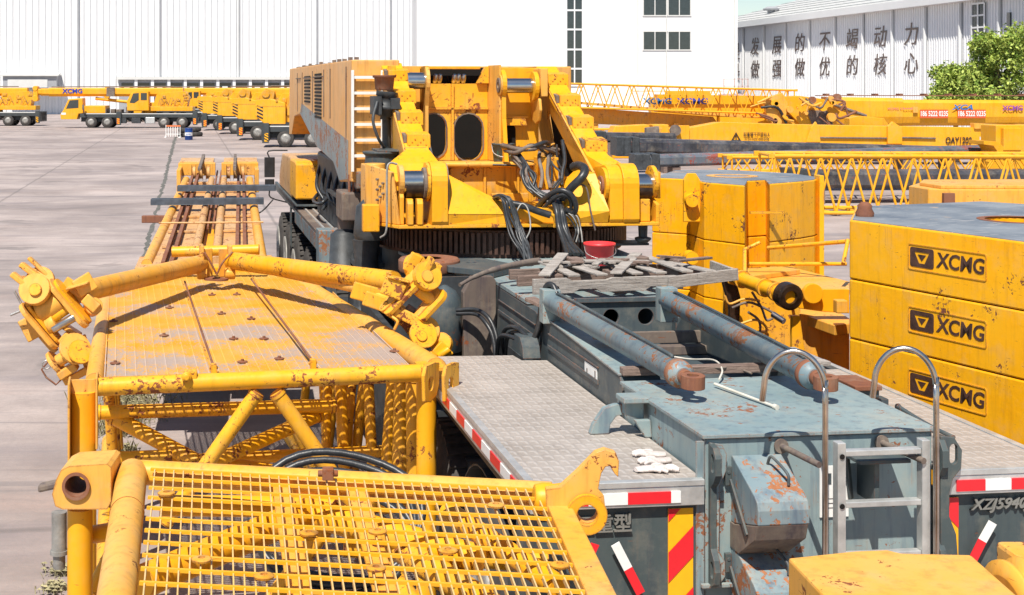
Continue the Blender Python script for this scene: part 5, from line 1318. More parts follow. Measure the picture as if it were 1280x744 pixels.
# ================================================================== ground
def ground_mat():
    m, t, b = nt('concrete_yard'); co = objco(t)
    c = mix(t, ramp(t, noise(t, co, .16, 9, .68), .38, .62), (.27, .218, .20, 1), (.49, .405, .372, 1))
    st = noise(t, mapped(t, co, (.06, .55, 1), (0,0,R(6))), 1.5, 7, .65, .8)
    c = mix(t, math_(t, 'MULTIPLY', ramp(t, noise(t, mapped(t, co, (.25,.5,1)), 1.0, 8, .7, .5), .48, .66), .55), c, (.20, .17, .165, 1))
    c = mix(t, math_(t, 'MULTIPLY', ramp(t, st, .5, .68), .7), c, (.23, .195, .20, 1))
    st2 = noise(t, mapped(t, co, (.02, .9, 1), (0,0,R(-8))), 2.2, 5, .6, 1.5)
    c = mix(t, math_(t, 'MULTIPLY', ramp(t, st2, .6, .66), .45), c, (.16, .145, .15, 1))
    blot = noise(t, mapped(t, co, (.35,.5,1)), 1.0, 5, .55, .6)
    c = mix(t, math_(t, 'MULTIPLY', ramp(t, blot, .62, .66), .65), c, (.20, .17, .16, 1))
    red = noise(t, mapped(t, co, (.1,.4,1)), 1.3, 5, .6)
    c = mix(t, math_(t, 'MULTIPLY', ramp(t, red, .6, .7), .4), c, (.50, .36, .31, 1))
    c = mix(t, math_(t, 'MULTIPLY', ramp(t, noise(t, co, 14, 8, .8), .45, .75), .5), c, (.22, .20, .19, 1))
    wv = N(t, 'ShaderNodeTexWave', wave_type='RINGS', rings_direction='Z'); mp_ = N(t, 'ShaderNodeMapping'); t.links.new(co, mp_.inputs[0]); mp_.inputs['Location'].default_value = (26, -62, 0); t.links.new(mp_.outputs[0], wv.inputs[0])
    wv.inputs['Scale'].default_value = .11; wv.inputs['Distortion'].default_value = 5; wv.inputs['Detail'].default_value = 4; wv.inputs['Detail Scale'].default_value = .25
    c = mix(t, math_(t, 'MULTIPLY', math_(t, 'MULTIPLY', ramp(t, wv.outputs['Fac'], .86, .97), ramp(t, noise(t, co, .12, 3), .42, .6)), .22), c, (.12, .10, .10, 1))
    # slab joints
    for ang, per, off in ((R(7.2), 9.0, .22), (R(97.2), 11.0, .37)):
        mp = N(t, 'ShaderNodeMapping'); t.links.new(co, mp.inputs[0]); mp.inputs['Rotation'].default_value = (0,0,-ang)
        sp = N(t, 'ShaderNodeSeparateXYZ'); t.links.new(mp.outputs[0], sp.inputs[0])
        x = math_(t, 'ADD', math_(t, 'DIVIDE', sp.outputs[0], per), off)
        x = math_(t, 'ADD', x, math_(t, 'MULTIPLY', math_(t, 'SUBTRACT', noise(t, co, .8, 4), .5), .012))
        d = math_(t, 'ABSOLUTE', math_(t, 'SUBTRACT', math_(t, 'FRACT', x), .5))
        c = mix(t, math_(t, 'MULTIPLY', ramp(t, d, .003, .006, (1,1,1,1), (0,0,0,1)), .5), c, (.11, .10, .095, 1))
    t.links.new(c, b.inputs['Base Color']); b.inputs['Roughness'].default_value = .82
    bump(t, b, noise(t, co, 12, 8, .7), .35, .02)
    return m
m = MB(); m.add([(-900,-60,0),(900,-60,0),(900,1500,0),(-900,1500,0)], [(0,1,2,3)])
tag(m.build('ground', ground_mat()), kind='structure')
# dark joint filled with weeds running away parallel to the crane
m = MB(); random.seed(4)
g0 = onz(186,300,0); d = Vector((-T.s, T.c, 0)); nx = Vector((T.c, T.s, 0))
L_ = -4; pv = None
vs = []; fs = []
while L_ < 75:
    w_ = random.uniform(.03,.07)+max(0,L_)*.0008; c = g0+d*L_+nx*random.uniform(-.05,.05); vs += [(c-nx*w_)+V(0,0,.004), (c+nx*w_)+V(0,0,.004)]
    L_ += random.uniform(.3,.8)
m.add(vs, [(2*i,2*i+1,2*i+3,2*i+2) for i in range(len(vs)//2-1)])
tag(m.build('ground_joint', plain('joint_dirt', (.12,.115,.10), .9, 0, .5, 3)), kind='structure')

# weeds
m_leaf = plain('weed_leaf', (.30,.27,.15), .7, 0, .5, 5, 0)
m = MB(); random.seed(21)
def tuft(cx, cy, n, rad, hh):
    for _ in range(n):
        x = cx+random.gauss(0,rad); y = cy+random.gauss(0,rad); a = random.uniform(0,6.28); L_ = random.uniform(.4,1)*hh; ln = random.uniform(.2,.8)*L_
        dx, dy = math.cos(a), math.sin(a); w_ = .0035
        m.add([(x-dy*w_,y+dx*w_,0),(x+dy*w_,y-dx*w_,0),(x+dx*ln*.5+dy*w_,y+dy*ln*.5-dx*w_,L_*.7),(x+dx*ln,y+dy*ln,L_),(x+dx*ln*.5-dy*w_,y+dy*ln*.5+dx*w_,L_*.7)], [(0,1,2,3,4)])
        if random.random() < .5:
            q = Vector((x+dx*ln*.6,y+dy*ln*.6,L_*.8)); s_ = random.uniform(.012,.03)
            m.add([q+V(-s_,0,0),q+V(0,-s_,.01),q+V(s_,0,0),q+V(0,s_,.01)], [(0,1,2,3)])
for px_, py_, n, rad, hh in ((150,540,300,.14,.22),(160,505,260,.25,.2),(150,575,160,.10,.2),(76,716,120,.07,.07),(70,738,110,.06,.07),(176,520,160,.2,.2)):
    g_ = onz(px_,py_,0); tuft(g_.x, g_.y, n, rad, hh)
tag(m.build('weeds', m_leaf), 'dry green weeds growing from the concrete joints beside the boom section', 'weeds', None, 'stuff')

# ================================================================== far left hall
m_clad = plain('white_cladding', (.72,.73,.74), .5, 0, .03, .3, 0)
m_cladg = plain('grey_cladding', (.74,.75,.77), .5, 0, .05, .3, 0)
m_trim = plain('grey_trim', (.33,.34,.36), .6, 0, .1, 1, 0)
m_shade = plain('pale_trim', (.62,.62,.60), .6, 0, .06, 1, 0)
def wall_frame(name, a, b, label, cat='building'):
    """Empty at a; local x runs along the wall towards b, local y goes behind it"""
    d = Vector((b.x-a.x, b.y-a.y, 0)); rz = math.atan2(d.y, d.x)
    return empty(name, (a.x, a.y, 0), rz, label, cat), d.length, rz
def wall_x(a, b, px):  # local x where image column px meets the wall
    r = (px-450)/1700; dx, dy = b.x-a.x, b.y-a.y
    t = (r*a.y-a.x)/(dx-r*dy); return t*math.hypot(dx, dy)
def corr(m, x0, x1, z0, z1, pitch, dep, y=0):
    n = int((x1-x0)/pitch); vs = []; fs = []
    xs = []
    for k in range(n+1):
        x = x0+k*pitch; xs += [(x,y),(x+pitch*.36,y),(x+pitch*.5,y-dep),(x+pitch*.86,y-dep)]
    for x, yy in xs: vs += [(x,yy,z0),(x,yy,z1)]
    m.add(vs, [(2*i,2*i+2,2*i+3,2*i+1) for i in range(len(xs)-1)])
a = V(-115,196,0); b = V(28,212,0)
hall, L_, rz = wall_frame('factory_hall', a, b, 'long white corrugated factory hall filling the left background, low window strip')
m = MB(); corr(m, 0, L_, 7.0 if False else 0, 24, .95, .16, 0); m.box(0, L_, .3, 40, 0, 24); m.build('wall', m_clad, hall)
for px_ in (98, 200, 299, 396, 488, 578, 668):
    x = wall_x(a, b, px_); w = MB(); w.box(x-.10, x+.10, -.3, -.17, 0, 24); w.build('downpipe', m_trim, hall)
xa, xb = wall_x(a,b,149), wall_x(a,b,372)
z1 = 5.2
w = MB(); w.box(xa, xb, -.6, -.2, 0, z1); wb = w.build('window_strip', m_trim, hall)
w = MB(); w.box(xa-.3, xb+.3, -1.2, -.2, z1, z1+.4); w.build('eave_board', m_shade, wb)
n = 11
for k in range(n):
    x = xa+(xb-xa)*(k+.15)/n; x2 = xa+(xb-xa)*(k+.85)/n
    w = MB(); w.box(x, x2, -.68, -.61, 3.4, z1-.5); wn = w.build('window', m_glass, hall)
    w = MB(); w.box(x2+.25, x2+.7, -1.0, -.62, 0, z1); w.build('pilaster', m_clad, hall)
    if k % 2 == 0:
        w = MB(); w.box(x+.4, x2-.5, -.75, -.69, 3.0, 4.2); w.build('blind', m_shade, wn)
xa, xb = wall_x(a,b,3), wall_x(a,b,76)
w = MB(); w.xprof([(-.2,6.2),(-3.4,5.9),(-3.4,5.7),(-.2,6.0)], xa, xb); w.build('canopy_roof', m_shade, hall)
w = MB(); w.box(xa+.5, xb-.3, -3, -.25, 3.8, 5.7); w.build('canopy_panel', m_trim, hall); w = MB(); w.box(xa+1.2,xb-1.6,-3.1,-3.01,4.0,5.2); w.build('shutter', m_shade, hall)

# office block
a = V(at(700,110,152).x,152,0); b = V(at(922,110,152).x,152,0)
off, L_, rz = wall_frame('office_block', a, b, 'plain white office block with tall glazed stair strip and two window rows')
m_off = plain('white_render', (.80,.80,.79), .6, 0, .02, .5, 0)
w = MB(); w.box(-16, L_, 0, 14, 0, 24); w.build('wall', m_off, off)
k_ = 152/1700
def zpx(py): return CAMZ-(py-110)*k_
w = MB(); x0, x1 = wall_x(a,b,708), wall_x(a,b,728); w.box(x0, x1, -.05, -.002, zpx(107), 24)
gl_ = w.build('stair_glazing', m_glass, off)
w = MB()
for py in (-60,-36,-13,13,37,62,86,107): w.box(x0, x1, -.12, -.06, zpx(py)-.1, zpx(py)+.1)
for x in (x0, (x0+x1)/2, x1): w.box(x-.07, x+.07, -.13, -.06, zpx(107), 24)
w.build('glazing_bar', m_clad, gl_)
for py0, py1 in ((-44,-23),(-2,19),(40,62)):
    for pa, pb in ((804,833),(835,863)):
        x0, x1 = wall_x(a,b,pa), wall_x(a,b,pb); z0, z1 = zpx(py1), zpx(py0)
        w = MB(); w.box(x0, x1, -.04, -.002, z0, z1); wn = w.build('window', m_glass, off)
        w = MB(); w.box(x0-.1, x1+.1, -.10, -.05, z0-.12, z0); w.box(x0-.1, x1+.1, -.10, -.05, z1, z1+.1)
        for t_ in (0,.5,1): xx = x0+(x1-x0)*t_; w.box(xx-.05, xx+.05, -.10, -.045, z0, z1)
        w.build('frame', m_shade, wn)
for px_ in (797, 833, 918):
    x = wall_x(a,b,px_); w = MB(); w.box(x-.05, x+.05, -.12, -.002, 0, 24); w.build('downpipe', m_shade, off)
w = MB(); x = wall_x(a,b,733); 
for px_ in (746, 832): 
    x = wall_x(a,b,px_); w.box(x-.02, x+.02, -.03, -.001, 3, 24)
w.build('render_joint', m_shade, off)

# right hall with the slogan
a = V(47.0,172,0); b = V(51.3,121,0)
a = V((905-450)/9.85, 172.6, 0); b = V((1159-450)/13.9, 122.3, 0)
hr, Lw, rz = wall_frame('workshop_hall', a, b, 'grey corrugated hall carrying two rows of large brown Chinese characters')
Lr = wall_x(a,b,1330)
w = MB(); corr(w, -6, Lr, 0, 11.3, .42, .10, 0); w.box(-6, Lr, .25, 50, 0, 11.3); w.build('wall', m_cladg, hr)
w = MB(); w.box(-6, Lr, -.9, .2, 11.3, 12.0); w.build('eave', m_clad, hr)
w = MB(); w.add([(-6,-.9,12.0),(Lr,-.9,12.0),(Lr,22,18.2),(-6,22,18.2),(-6,44,12),(Lr,44,12)], [(0,1,2,3),(3,2,5,4)]); w.build('roof', m_shade, hr)
w = MB()
for k in range(int(Lr/1.2)): 
    x = -6+k*1.2; w.add([(x,-.9,12.03),(x+.12,-.9,12.03),(x+.12,22,18.23),(x,22,18.23)], [(0,1,2,3)])
for k in range(11): y_ = 2*k; z_ = 12.02+ (y_+.9)*6.2/22.9; w.box(-6, Lr, y_, y_+.25, z_, z_+.05)
w.build('roof_seam', m_trim, hr)
for px_, yy in ((934,3),(1041,7),(1250,8)):
    x = wall_x(a,b,px_); zb = 12+(yy+.9)*6.2/22.9
    w = MB(); w.lathe((x,yy,zb),(0,0,1),[(0,.45),(.3,.45),(.32,.9),(.5,1.0),(.75,.5),(.8,.05)],12,False); w.build('roof_vent', m_trim, hr)
joints = (931, 957, 984, 1014, 1046, 1081, 1118, 1159, 1203, 1252, 1306)
for px_ in joints:
    x = wall_x(a,b,px_); w = MB(); w.box(x-.09, x+.09, -.36, -.12, 0, 11.2); w.build('downpipe', m_clad, hr)
    w = MB(); w.box(x+.10, x+.22, -.14, -.11, 0, 11.2); w.build('panel_joint', m_trim, hr)
m_char = plain('brown_characters', (.12,.085,.075), .5, 0, .2, 1, 0)
wx = Vector((1,0,0))
for row, s_, zc in ((0, '\u53d1\u5c55\u7684\u4e0d\u7aed\u52a8\u529b', 8.75), (1, '\u505a\u5f3a\u505a\u4f18\u7684\u6838\u5fc3', 6.05)):
    for ch, pxc in zip(s_, (944.5, 972, 1000.5, 1031.5, 1066, 1101, 1140)):
        x = wall_x(a,b,pxc); text('slogan_character', ch, 2.2, (x, -.12, zc), (1,0,0), (0,0,1), m_char, hr, .03, 1.25, .004, .14)
text('slogan_character', '\u662f', 2.3, (wall_x(a,b,921), -.12, 8.3), (1,0,0), (0,0,1), m_char, hr, .03, 1.2, .008); text('slogan_character', '\u662f', 2.3, (wall_x(a,b,921), -.12, 5.8), (1,0,0), (0,0,1), m_char, hr, .03, 1.2, .008)
x0, x1 = wall_x(a,b,1219), wall_x(a,b,1234); w = MB(); w.box(x0, x1, -.25, -.12, 3, 11.0); gl_ = w.build('window', m_glass, hr)
w = MB()
for k in range(9): w.box(x0, x1, -.32, -.26, 3+k*1.0-.07, 3+k*1.0+.07)
w.box((x0+x1)/2-.08,(x0+x1)/2+.08,-.33,-.26,3,11); w.box(x0-.15,x0,-.33,-.26,3,11); w.box(x1,x1+.15,-.33,-.26,3,11); w.build('frame', m_clad, gl_)
x0, x1 = wall_x(a,b,1262), wall_x(a,b,1266); w = MB(); w.box(x0, x1, -.25, -.12, 8, 10); w.build('window', m_glass, hr)
# roof-top railing behind the boom
c = at(905,118,100); w = MB()
for px_ in (905, 918, 928, 935):
    p = at(px_,118,100)-c; w.box(p.x-.03,p.x+.03,0,.06,0,1.15)
for z in (.02,.6,1.12): w.box(0,1.8,0,.06,z-.025,z+.025)
w.box(-.02,1.8,0,1.6,-.1,-.0)
w.box(-.2,2.0,.2,1.4,-c.z+.0,-.101)
thing1(w, 'platform_railing', plain('pale_pink_steel', (.62,.45,.42), .6), 'thin pale service railing standing in front of the hall corner', 'railing', c, None, 0)

# ================================================================== trees
m_leaf1 = plain('tree_leaf', (.36,.44,.09), .55, 0, .5, 2.2, 0); m_leaf2 = plain('tree_leaf_dark', (.16,.25,.04), .6, 0, .5, .9, 0)
m_bark = plain('bark', (.12,.085,.06), .9, 0, .4, 4)
for m_ in (m_leaf1, m_leaf2):
    b_ = m_.node_tree.nodes['Principled BSDF']; b_.inputs['Specular IOR Level'].default_value = .25
def tree(px0, px1, pytop, Y, label, seed, lf):
    random.seed(seed); s_ = 1700/Y; cx = ((px0+px1)/2-450)/s_; rx = (px1-px0)/2/s_; zt = CAMZ+(110-pytop)/s_; zb = 1.6
    t = empty('leafy_tree', (cx,Y,0), 0, label, 'tree', 'trees in front of the workshop hall')
    w = MB(); w.path([(0,0,0),(.1,0,1.4),(.0,.1,2.8),(.2,0,zt*.75)], .20, 8, 3, True, [1,.85,.7,.5,.3])
    lobes = []
    for k in range(52):
        a = random.uniform(0,6.28); rr = random.uniform(.15,1)**.6; z = random.uniform(zb+.6, zt-.5)
        f_ = math.sin(math.pi*min(1,max(.12,(z-zb+.8)/(zt-zb+1.0))))**.55
        p = Vector((math.cos(a)*rx*.82*rr*f_, math.sin(a)*rx*.75*rr*f_, z)); lobes.append((p, random.uniform(.45,.95)*rx*.36))
        if k < 14: w.path([(0,0,random.uniform(1.4,3.0)), p*.5+V(0,0,1.0), p], .055, 5, 3, True, [1,.7,.4])
    w.build('trunk', m_bark, t)
    L1 = MB()
    for p, r in lobes:
        for _ in range(260):
            d_ = Vector((random.gauss(0,1),random.gauss(0,1),random.gauss(0,.75))).normalized()*r*random.uniform(.45,1.12)
            q = p+d_; n_ = Vector((random.gauss(0,1),random.gauss(0,1),random.gauss(.6,1))).normalized(); u = n_.orthogonal().normalized(); v = n_.cross(u)
            a = random.uniform(0,6.28); u2 = u*math.cos(a)+v*math.sin(a); v2 = n_.cross(u2); s2 = random.uniform(.09,.18)*lf
            L1.cur = 1 if random.random() < .3 else 0
            L1.add([q-u2*s2, q-v2*s2*.5, q+u2*s2, q+v2*s2*.5], [(0,1,2,3)])
    L1.build('crown', [m_leaf1, m_leaf2], t)
tree(1154, 1232, 80, 98, 'smaller rounded pale green tree, left of the taller one by the hall', 5, 1)
tree(1200, 1316, 32, 94, 'tall bright green tree at the right edge in front of the hall', 8, 1.1)
tree(1290, 1380, 45, 96, 'bright green tree just outside the right edge, partly in view', 12, 1.1)

# ================================================================== truck cranes (generator), front towards -x, side towards the camera
m_cladw = m_white
m_frame = plain('truck_chassis_grey', (.04,.047,.05), .6, 0, .3, 2, .1)
def far_wheel(x, y, r, parent, first=[None]):
    if first[0] is None:
        m = MB(); m.lathe((0,0,0),(0,1,0),[(0,r*.6),(.02,r*.9),(.06,r),(.34,r),(.38,r*.9),(.4,r*.6)],28)
        o = m.build('wheel', m_tyre, parent); q = MB(); q.lathe((0,0,0),(0,1,0),[(-.02,r*.30),(-.01,r*.6),(.06,r*.55),(.07,r*.3),(-.0,r*.28),(-.02,r*.02)],20); q.build('rim', m_rim, o); first[0] = o
    else:
        o = first[0].copy(); COL.objects.link(o); o.parent = parent
        for ch in first[0].children: c = ch.copy(); COL.objects.link(c); c.parent = o
    o.location = (x, y, r); return o
def hazard(m, x0, x1, y, z0, z1, n=5):
    """slanted dark bars on a face"""
    st = (z1-z0)/n
    for k in range(n):
        za = z0+k*st; m.add([(x0,y,za),(x1,y,za+st*.8),(x1,y,min(z1,za+st*1.3)),(x0,y,za+st*.5)], [(0,1,2,3)])
def truck_crane(loc, rz, label, length=13.6, boom=True, ballast_=True, text_=None, seed=1, tail=1, boomx=-2.0, group='yellow truck cranes parked at the far left of the yard'):
    t = empty('truck_crane', loc, rz, label, 'truck crane', group)
    W_ = 2.5; L_ = length; random.seed(seed)
    m = MB(); m.box(1.9, L_, 0, W_, 1.02, 1.42); m.box(1.9, L_, .5, 2.0, .6, 1.02); ch = m.build('chassis', m_frame, t, .03)
    m = MB(); m.box(2.5, L_-.1, -.02, -.002, 1.36, 1.44); m.build('deck_edge', m_shade, ch)
    # carrier cab, low, at the front
    m = MB(); m.xprof([(0,0)],0,1) if False else m.yprof([(0,.85),(-.05,1.35),(.25,1.75),(.75,2.85),(2.15,2.95),(2.2,1.45),(1.75,1.4),(1.6,.85)], 0, 1.35); cab = m.build('carrier_cab', m_far, t, .05)
    m = MB(); m.yprof([(.52,1.9),(.88,2.72),(1.75,2.78),(1.75,1.98)], -.02, -.004); m.build('cab_window', m_glass, cab)
    m = MB(); m.box(.05,.5,-.02,-.004,1.3,1.5); m.build('headlight', m_white, cab, .01)
    m = MB(); m.box(2.3,4.4,.1,2.3,1.43,2.2); m.build('engine_cover', m_far, t, .06)
    for x in (3.0, 4.6, 10.2, 12.0):
        far_wheel(x, -.02, .57, t); far_wheel(x, W_-.4, .57, t)
    m = MB()
    for x in (5.6, 7.0, 8.3): m = MB(); m.box(x, x+random.uniform(.4,.9), -.0, .4, .45, 1.0); m.build('side_locker', m_dgrey, t, .02)
    m = MB()
    for k in range(9):
        x = 5.3+k*.5; m.tube((x,.2,1.0),(x+.4,.2,.6),.05,6)
    m.path([(2.6,.02,1.3),(2.4,-.3,1.5),(2.3,-.35,1.9)],.03,6,3); m.box(2.2,2.4,-.4,-.3,1.8,2.3); m.build('under_pipes', m_brown, t)
    m = MB()
    for k in range(8):
        x = random.uniform(2.4,6.4); m.box(x, x+random.uniform(.2,.6), random.uniform(.1,.8), random.uniform(1.0,2.2), 1.44, random.uniform(1.6,2.2))
    m.build('deck_gear', m_brown, t, .03)
    m = MB()
    for k in range(6):
        x = random.uniform(8.9,12.4); z = random.uniform(2.1,3.3); m.box(x,x+random.uniform(.2,.5),.42,.5,z,z+random.uniform(.1,.3))
    m.build('service_hatch', m_yeld, t, .02)
    m = MB(); m.box(8.4,9.3,-.03,.3,.45,1.05); m.build('fuel_tank', m_alu, t, .03)
    for x in (5.5, L_-.55):
        m = MB(); m.box(x, x+.55, -.12, W_+.12, .45, 1.5); m.box(x+.05,x+.5,-.2,-.12,.3,1.62); o = m.build('outrigger', m_frame, t, .02)
        m = MB(); m.cur = 0; m.box(x+.1, x+.35, -.215, -.201, .4, .95); m.cur = 1; hazard(m, x+.1, x+.35, -.218, .4, .95, 3); m.build('hazard_plate', [m_yelt, m_black if seed % 2 else m_redt], o)
    # superstructure
    m = MB(); m.lathe((8.6,1.25,1.42),(0,0,1),[(0,.7),(.25,.7)],24); m.box(7.2,L_-.6,.3,2.2,1.66,2.1); m.build('turntable', m_far, t, .03)
    m = MB(); m.yprof([(6.6,1.7),(6.55,2.6),(6.9,3.3),(7.3,3.62),(8.7,3.62),(8.75,1.7)], -.15, .75); oc = m.build('operator_cab', m_far, t, .06)
    m = MB(); m.yprof([(6.85,2.5),(7.2,3.4),(7.75,3.45),(7.75,2.75),(7.3,2.45)], -.17, -.152); m.yprof([(7.95,2.75),(7.95,3.45),(8.55,3.45),(8.55,2.75)], -.17, -.152); m.build('cab_window', m_glass, oc)
    m = MB(); m.yprof([(9.0,2.1),(9.4,3.3),(10.6,3.5),(12.2,3.6),(12.6,3.0),(12.4,2.1)], .5, 1.9); m.build('winch_frame', m_far, t, .03)
    m = MB(); m.lathe((10.2,.55,2.9),(0,1,0),[(0,.3),(.1,.3),(.12,.2),(1.2,.2),(1.22,.3),(1.3,.3)],24); m.lathe((11.5,.55,2.9),(0,1,0),[(0,.32),(.1,.32),(.12,.3),(1.2,.3),(1.22,.32),(1.3,.32)],24); m.build('winch_drum', m_yeld, t)
    m = MB()
    for k in range(7):
        x = random.uniform(8.9,12.2); m.path([(x,.3,2.2),(x+.3,.15,2.6+random.uniform(0,.6)),(x+.7,.3,2.3)], .02, 6, 4)
    m.build('hose', m_brown, t)
    if ballast_:
        m = MB(); m.yprof([(L_-1.6,1.55),(L_-.2,1.55),(L_+.4,2.1),(L_+.4,3.15),(L_-.7,3.2),(L_-1.6,2.95)], -.05, 2.6); cw = m.build('counterweight', m_far, t, .05)
        m = MB(); hazard(m, L_-.1, L_+.3, -.055, 1.85, 2.8, 4); m.build('hazard_stripe', m_black, cw)
        m = MB(); m.box(L_-1.55,L_+.4,-.06,-.051,2.7,2.74); m.lathe((L_-1.0,-.05,3.1),(0,-1,0),[(0,.08),(.06,.08)],14); m.build('lifting_boss', m_yeld, cw)
        m = MB(); m.yprof([(L_-2.6,2.1),(L_-1.7,2.1),(L_-1.7,3.3),(L_-2.2,3.9),(L_-2.9,3.7)], .2, .9); m.lathe((L_-2.2,.15,3.5),(0,-1,0),[(0,.30),(.05,.30)],18); m.build('luffing_winch', m_yeld, t, .03)
    if boom:
        m = MB()
        def sect(x0, x1, h0, zc, dz):
            prof = [(-h0*.45,h0*.5),(h0*.45,h0*.5),(h0*.5,h0*.35),(h0*.5,-h0*.25),(h0*.25,-h0*.55),(-h0*.25,-h0*.55),(-h0*.5,-h0*.25),(-h0*.5,h0*.35)]
            m.plate(prof, [], (x0,1.15,zc), (0,1,0), (0,0,1), (x1-x0,0,dz))
        sect(-1.4, 12.0, .82, 3.55, .0); sect(-2.2, -1.39, .70, 3.55, 0); sect(-2.6,-2.19,.60,3.55,0)
        bm_ = m.build('telescopic_boom', m_far, t, .02)
        m = MB(); m.box(-2.95,-2.5,.75,1.55,2.7,4.1); m.lathe((-2.75,.7,2.9),(0,1,0),[(0,.3),(.9,.3)],18); m.lathe((-2.75,.7,3.9),(0,1,0),[(0,.25),(.9,.25)],18); m.build('boom_head', m_far, bm_, .03)
        m = MB(); m.tube((3.2,1.15,2.9),(8.8,1.15,2.3),.16,14); m.build('luffing_ram', m_far, t)
        m = MB(); m.tube((-1.2,1.15,4.05),(11,1.15,4.1),.05,8); m.box(4.4,5.2,.6,.73,3.1,4.0); m.build('rope_guide', m_brown, bm_)
        if text_: text('boom_lettering', text_, .62, (1.0,.70,3.62), (1,0,0), (0,0,1), plain('blue_letters',(.03,.05,.35),.5), bm_, .01, 1.1, .03)
    return t
def gp(px_, py_): return onz(px_, py_, 0)
g_ = gp(76,160); truck_crane((g_.x,g_.y,0), R(-1), 'yellow truck crane parked side on with boom lowered over its left cab', text_='XCMG', seed=2, ballast_=False)
g_ = gp(-112,157.5); truck_crane((g_.x,g_.y,0), R(-1), 'truck crane cut off by the left photo edge, two wheels showing', seed=3, ballast_=False)
g_ = gp(160,151); truck_crane((g_.x,g_.y,0), R(-1), 'yellow truck crane standing behind the side on one, only its boom and cover showing', seed=5, ballast_=False)
for pr, py_, lb, sd in ((246,163,'farthest truck crane of the backed up row, half hidden behind the tyres',8),(264,167.5,'rearmost truck crane of the row backing out beside the blue drum',4),(288,175,'second truck crane from the back of the row right of the blue drum',6),(318,184,'nearest truck crane of the row, one large wheel showing left of the big crane',7)):
    g_ = gp(pr, py_); tc = truck_crane((g_.x+14.1,g_.y,0), R(2), lb, seed=sd, boom=True, group='truck cranes backed up in a row right of the blue drum'); tc.scale = (-1,1,1)
# blue drum, railing, tyres
g_ = gp(236,175); b = empty('oil_drum', g_, 0, 'blue steel drum with a white band standing in front of stacked tyres', 'drum')
m = MB(); m.lathe((0,0,0),(0,0,1),[(0,.29),(.02,.30),(.28,.30),(.30,.315),(.32,.30),(.58,.30),(.60,.315),(.62,.30),(.86,.30),(.88,.31),(.9,.29)],28); m.build('body', plain('blue_drum_paint',(.01,.05,.22),.35,0,.15), b)
m = MB(); m.lathe((0,0,.33),(0,0,1),[(0,.304),(.24,.304)],28,True,False); m.build('white_band', m_white, b)
text('drum_lettering', 'XCMG', .12, (0,-.306,.45), (1,0,0), (0,0,1), plain('blue_letters2',(.02,.08,.4),.5), b, .004, 1.1, .02)
for k, (px_, py_, z) in enumerate(((229,172,0),(243,171,0),(230,172,.38),(241,171,.38))):
    g_ = gp(px_, py_); m = MB(); m.lathe((0,0,0),(0,0,1),[(0,.35),(.03,.52),(.1,.57),(.27,.57),(.34,.52),(.37,.35),(.3,.33),(.07,.33),(0,.35)],30,True,False)
    o = m.build('tyre', m_tyre, None); o.location = (g_.x, g_.y+.9, z+.001); tag(o, ('lower left tyre of the four stacked behind the blue drum','lower right tyre of the four stacked behind the blue drum','upper left tyre of the stack behind the blue drum','upper right tyre of the stack behind the blue drum')[k], 'tyre', 'old tyres stacked behind the blue drum')
g_ = gp(207,172); b = empty('traffic_barrier', g_, R(-4), 'short white slatted traffic barrier with a red top rail left of the blue drum', 'barrier')
m = MB()
for k in range(7): m.box(k*.19, k*.19+.05, 0, .05, .06, .85 if k else 1.0)
m.box(0,1.2,.01,.04,.25,.30); m.box(-.08,.1,-.2,.25,0,.06); m.box(1.05,1.25,-.2,.25,0,.06); m.build('frame', m_white, b)
m = MB(); m.box(0,1.2,.005,.045,.86,.98); m.build('top_rail', plain('orange_rail',(.7,.18,.05),.5), b)

# ================================================================== right yard
def lattice(name, loc, rz, L_, w_, h_, bays, rc, rb_, mat, label, group=None, taper=0, cat='boom section', dz=0):
    t = empty(name, loc, rz, label, cat, group); bx = L_/bays
    def sz(x):
        if taper and x > L_*(1-taper):
            f_ = 1-(x-L_*(1-taper))/(L_*taper); return max(.12, f_)
        return 1
    def c(x, sy, sz_):
        f_ = sz(x); return Vector((x, w_/2+sy*w_/2*f_, h_*(.5+sz_*.5*f_)+dz*x))
    for sy in (-1, 1):
        for s_ in (-1, 1):
            m = MB(); kx = [0, L_*(1-taper), L_] if taper else [0, L_]
            for i in range(len(kx)-1): m.tube(c(kx[i],sy,s_), c(kx[i+1],sy,s_), rc, 12)
            m.build('chord', mat, t)
    m = MB()
    for k in range(bays):
        x0, x1 = k*bx, (k+1)*bx; xm = (x0+x1)/2
        for sy in (-1, 1):
            m.tube(c(x0,sy,-1), c(xm,sy,1), rb_, 8); m.tube(c(xm,sy,1), c(x1,sy,-1), rb_, 8)
        for s_ in (-1, 1):
            m.tube(c(x0,-1,s_), c(xm,1,s_), rb_, 8); m.tube(c(xm,1,s_), c(x1,-1,s_), rb_, 8)
    m.build('lacing', m_lace, t)
    for x in (0, L_):
        m = MB()
        for s_ in (-1,1): m.tube(c(x,-1,s_), c(x,1,s_), rc*.9, 8)
        for sy in (-1,1): m.tube(c(x,sy,-1), c(x,sy,1), rb_*1.2, 8)
        m.build('end_frame', mat, t)
    m = MB()
    for x in (-.15, L_):
        for sy in (-1,1):
            for s_ in (-1,1):
                p = c(min(max(x,0),L_),sy,s_); m.box(p.x+(-.18 if x < 0 else 0), p.x+(0 if x<0 else .18), p.y-.06, p.y+.06, p.z-.07, p.z+.07)
    m.build('pin_lug', mat, t, .01)
    return t
yg = 'yellow boom parts laid out on the yard behind the ballast'
p0 = at(968,262,42); lattice('lattice_boom', (p0.x,p0.y,0.10), R(-3), 15, 1.9, 1.75, 16, .062, .038, m_far, 'long yellow lattice boom section lying on the yard behind the near ballast stack', yg)
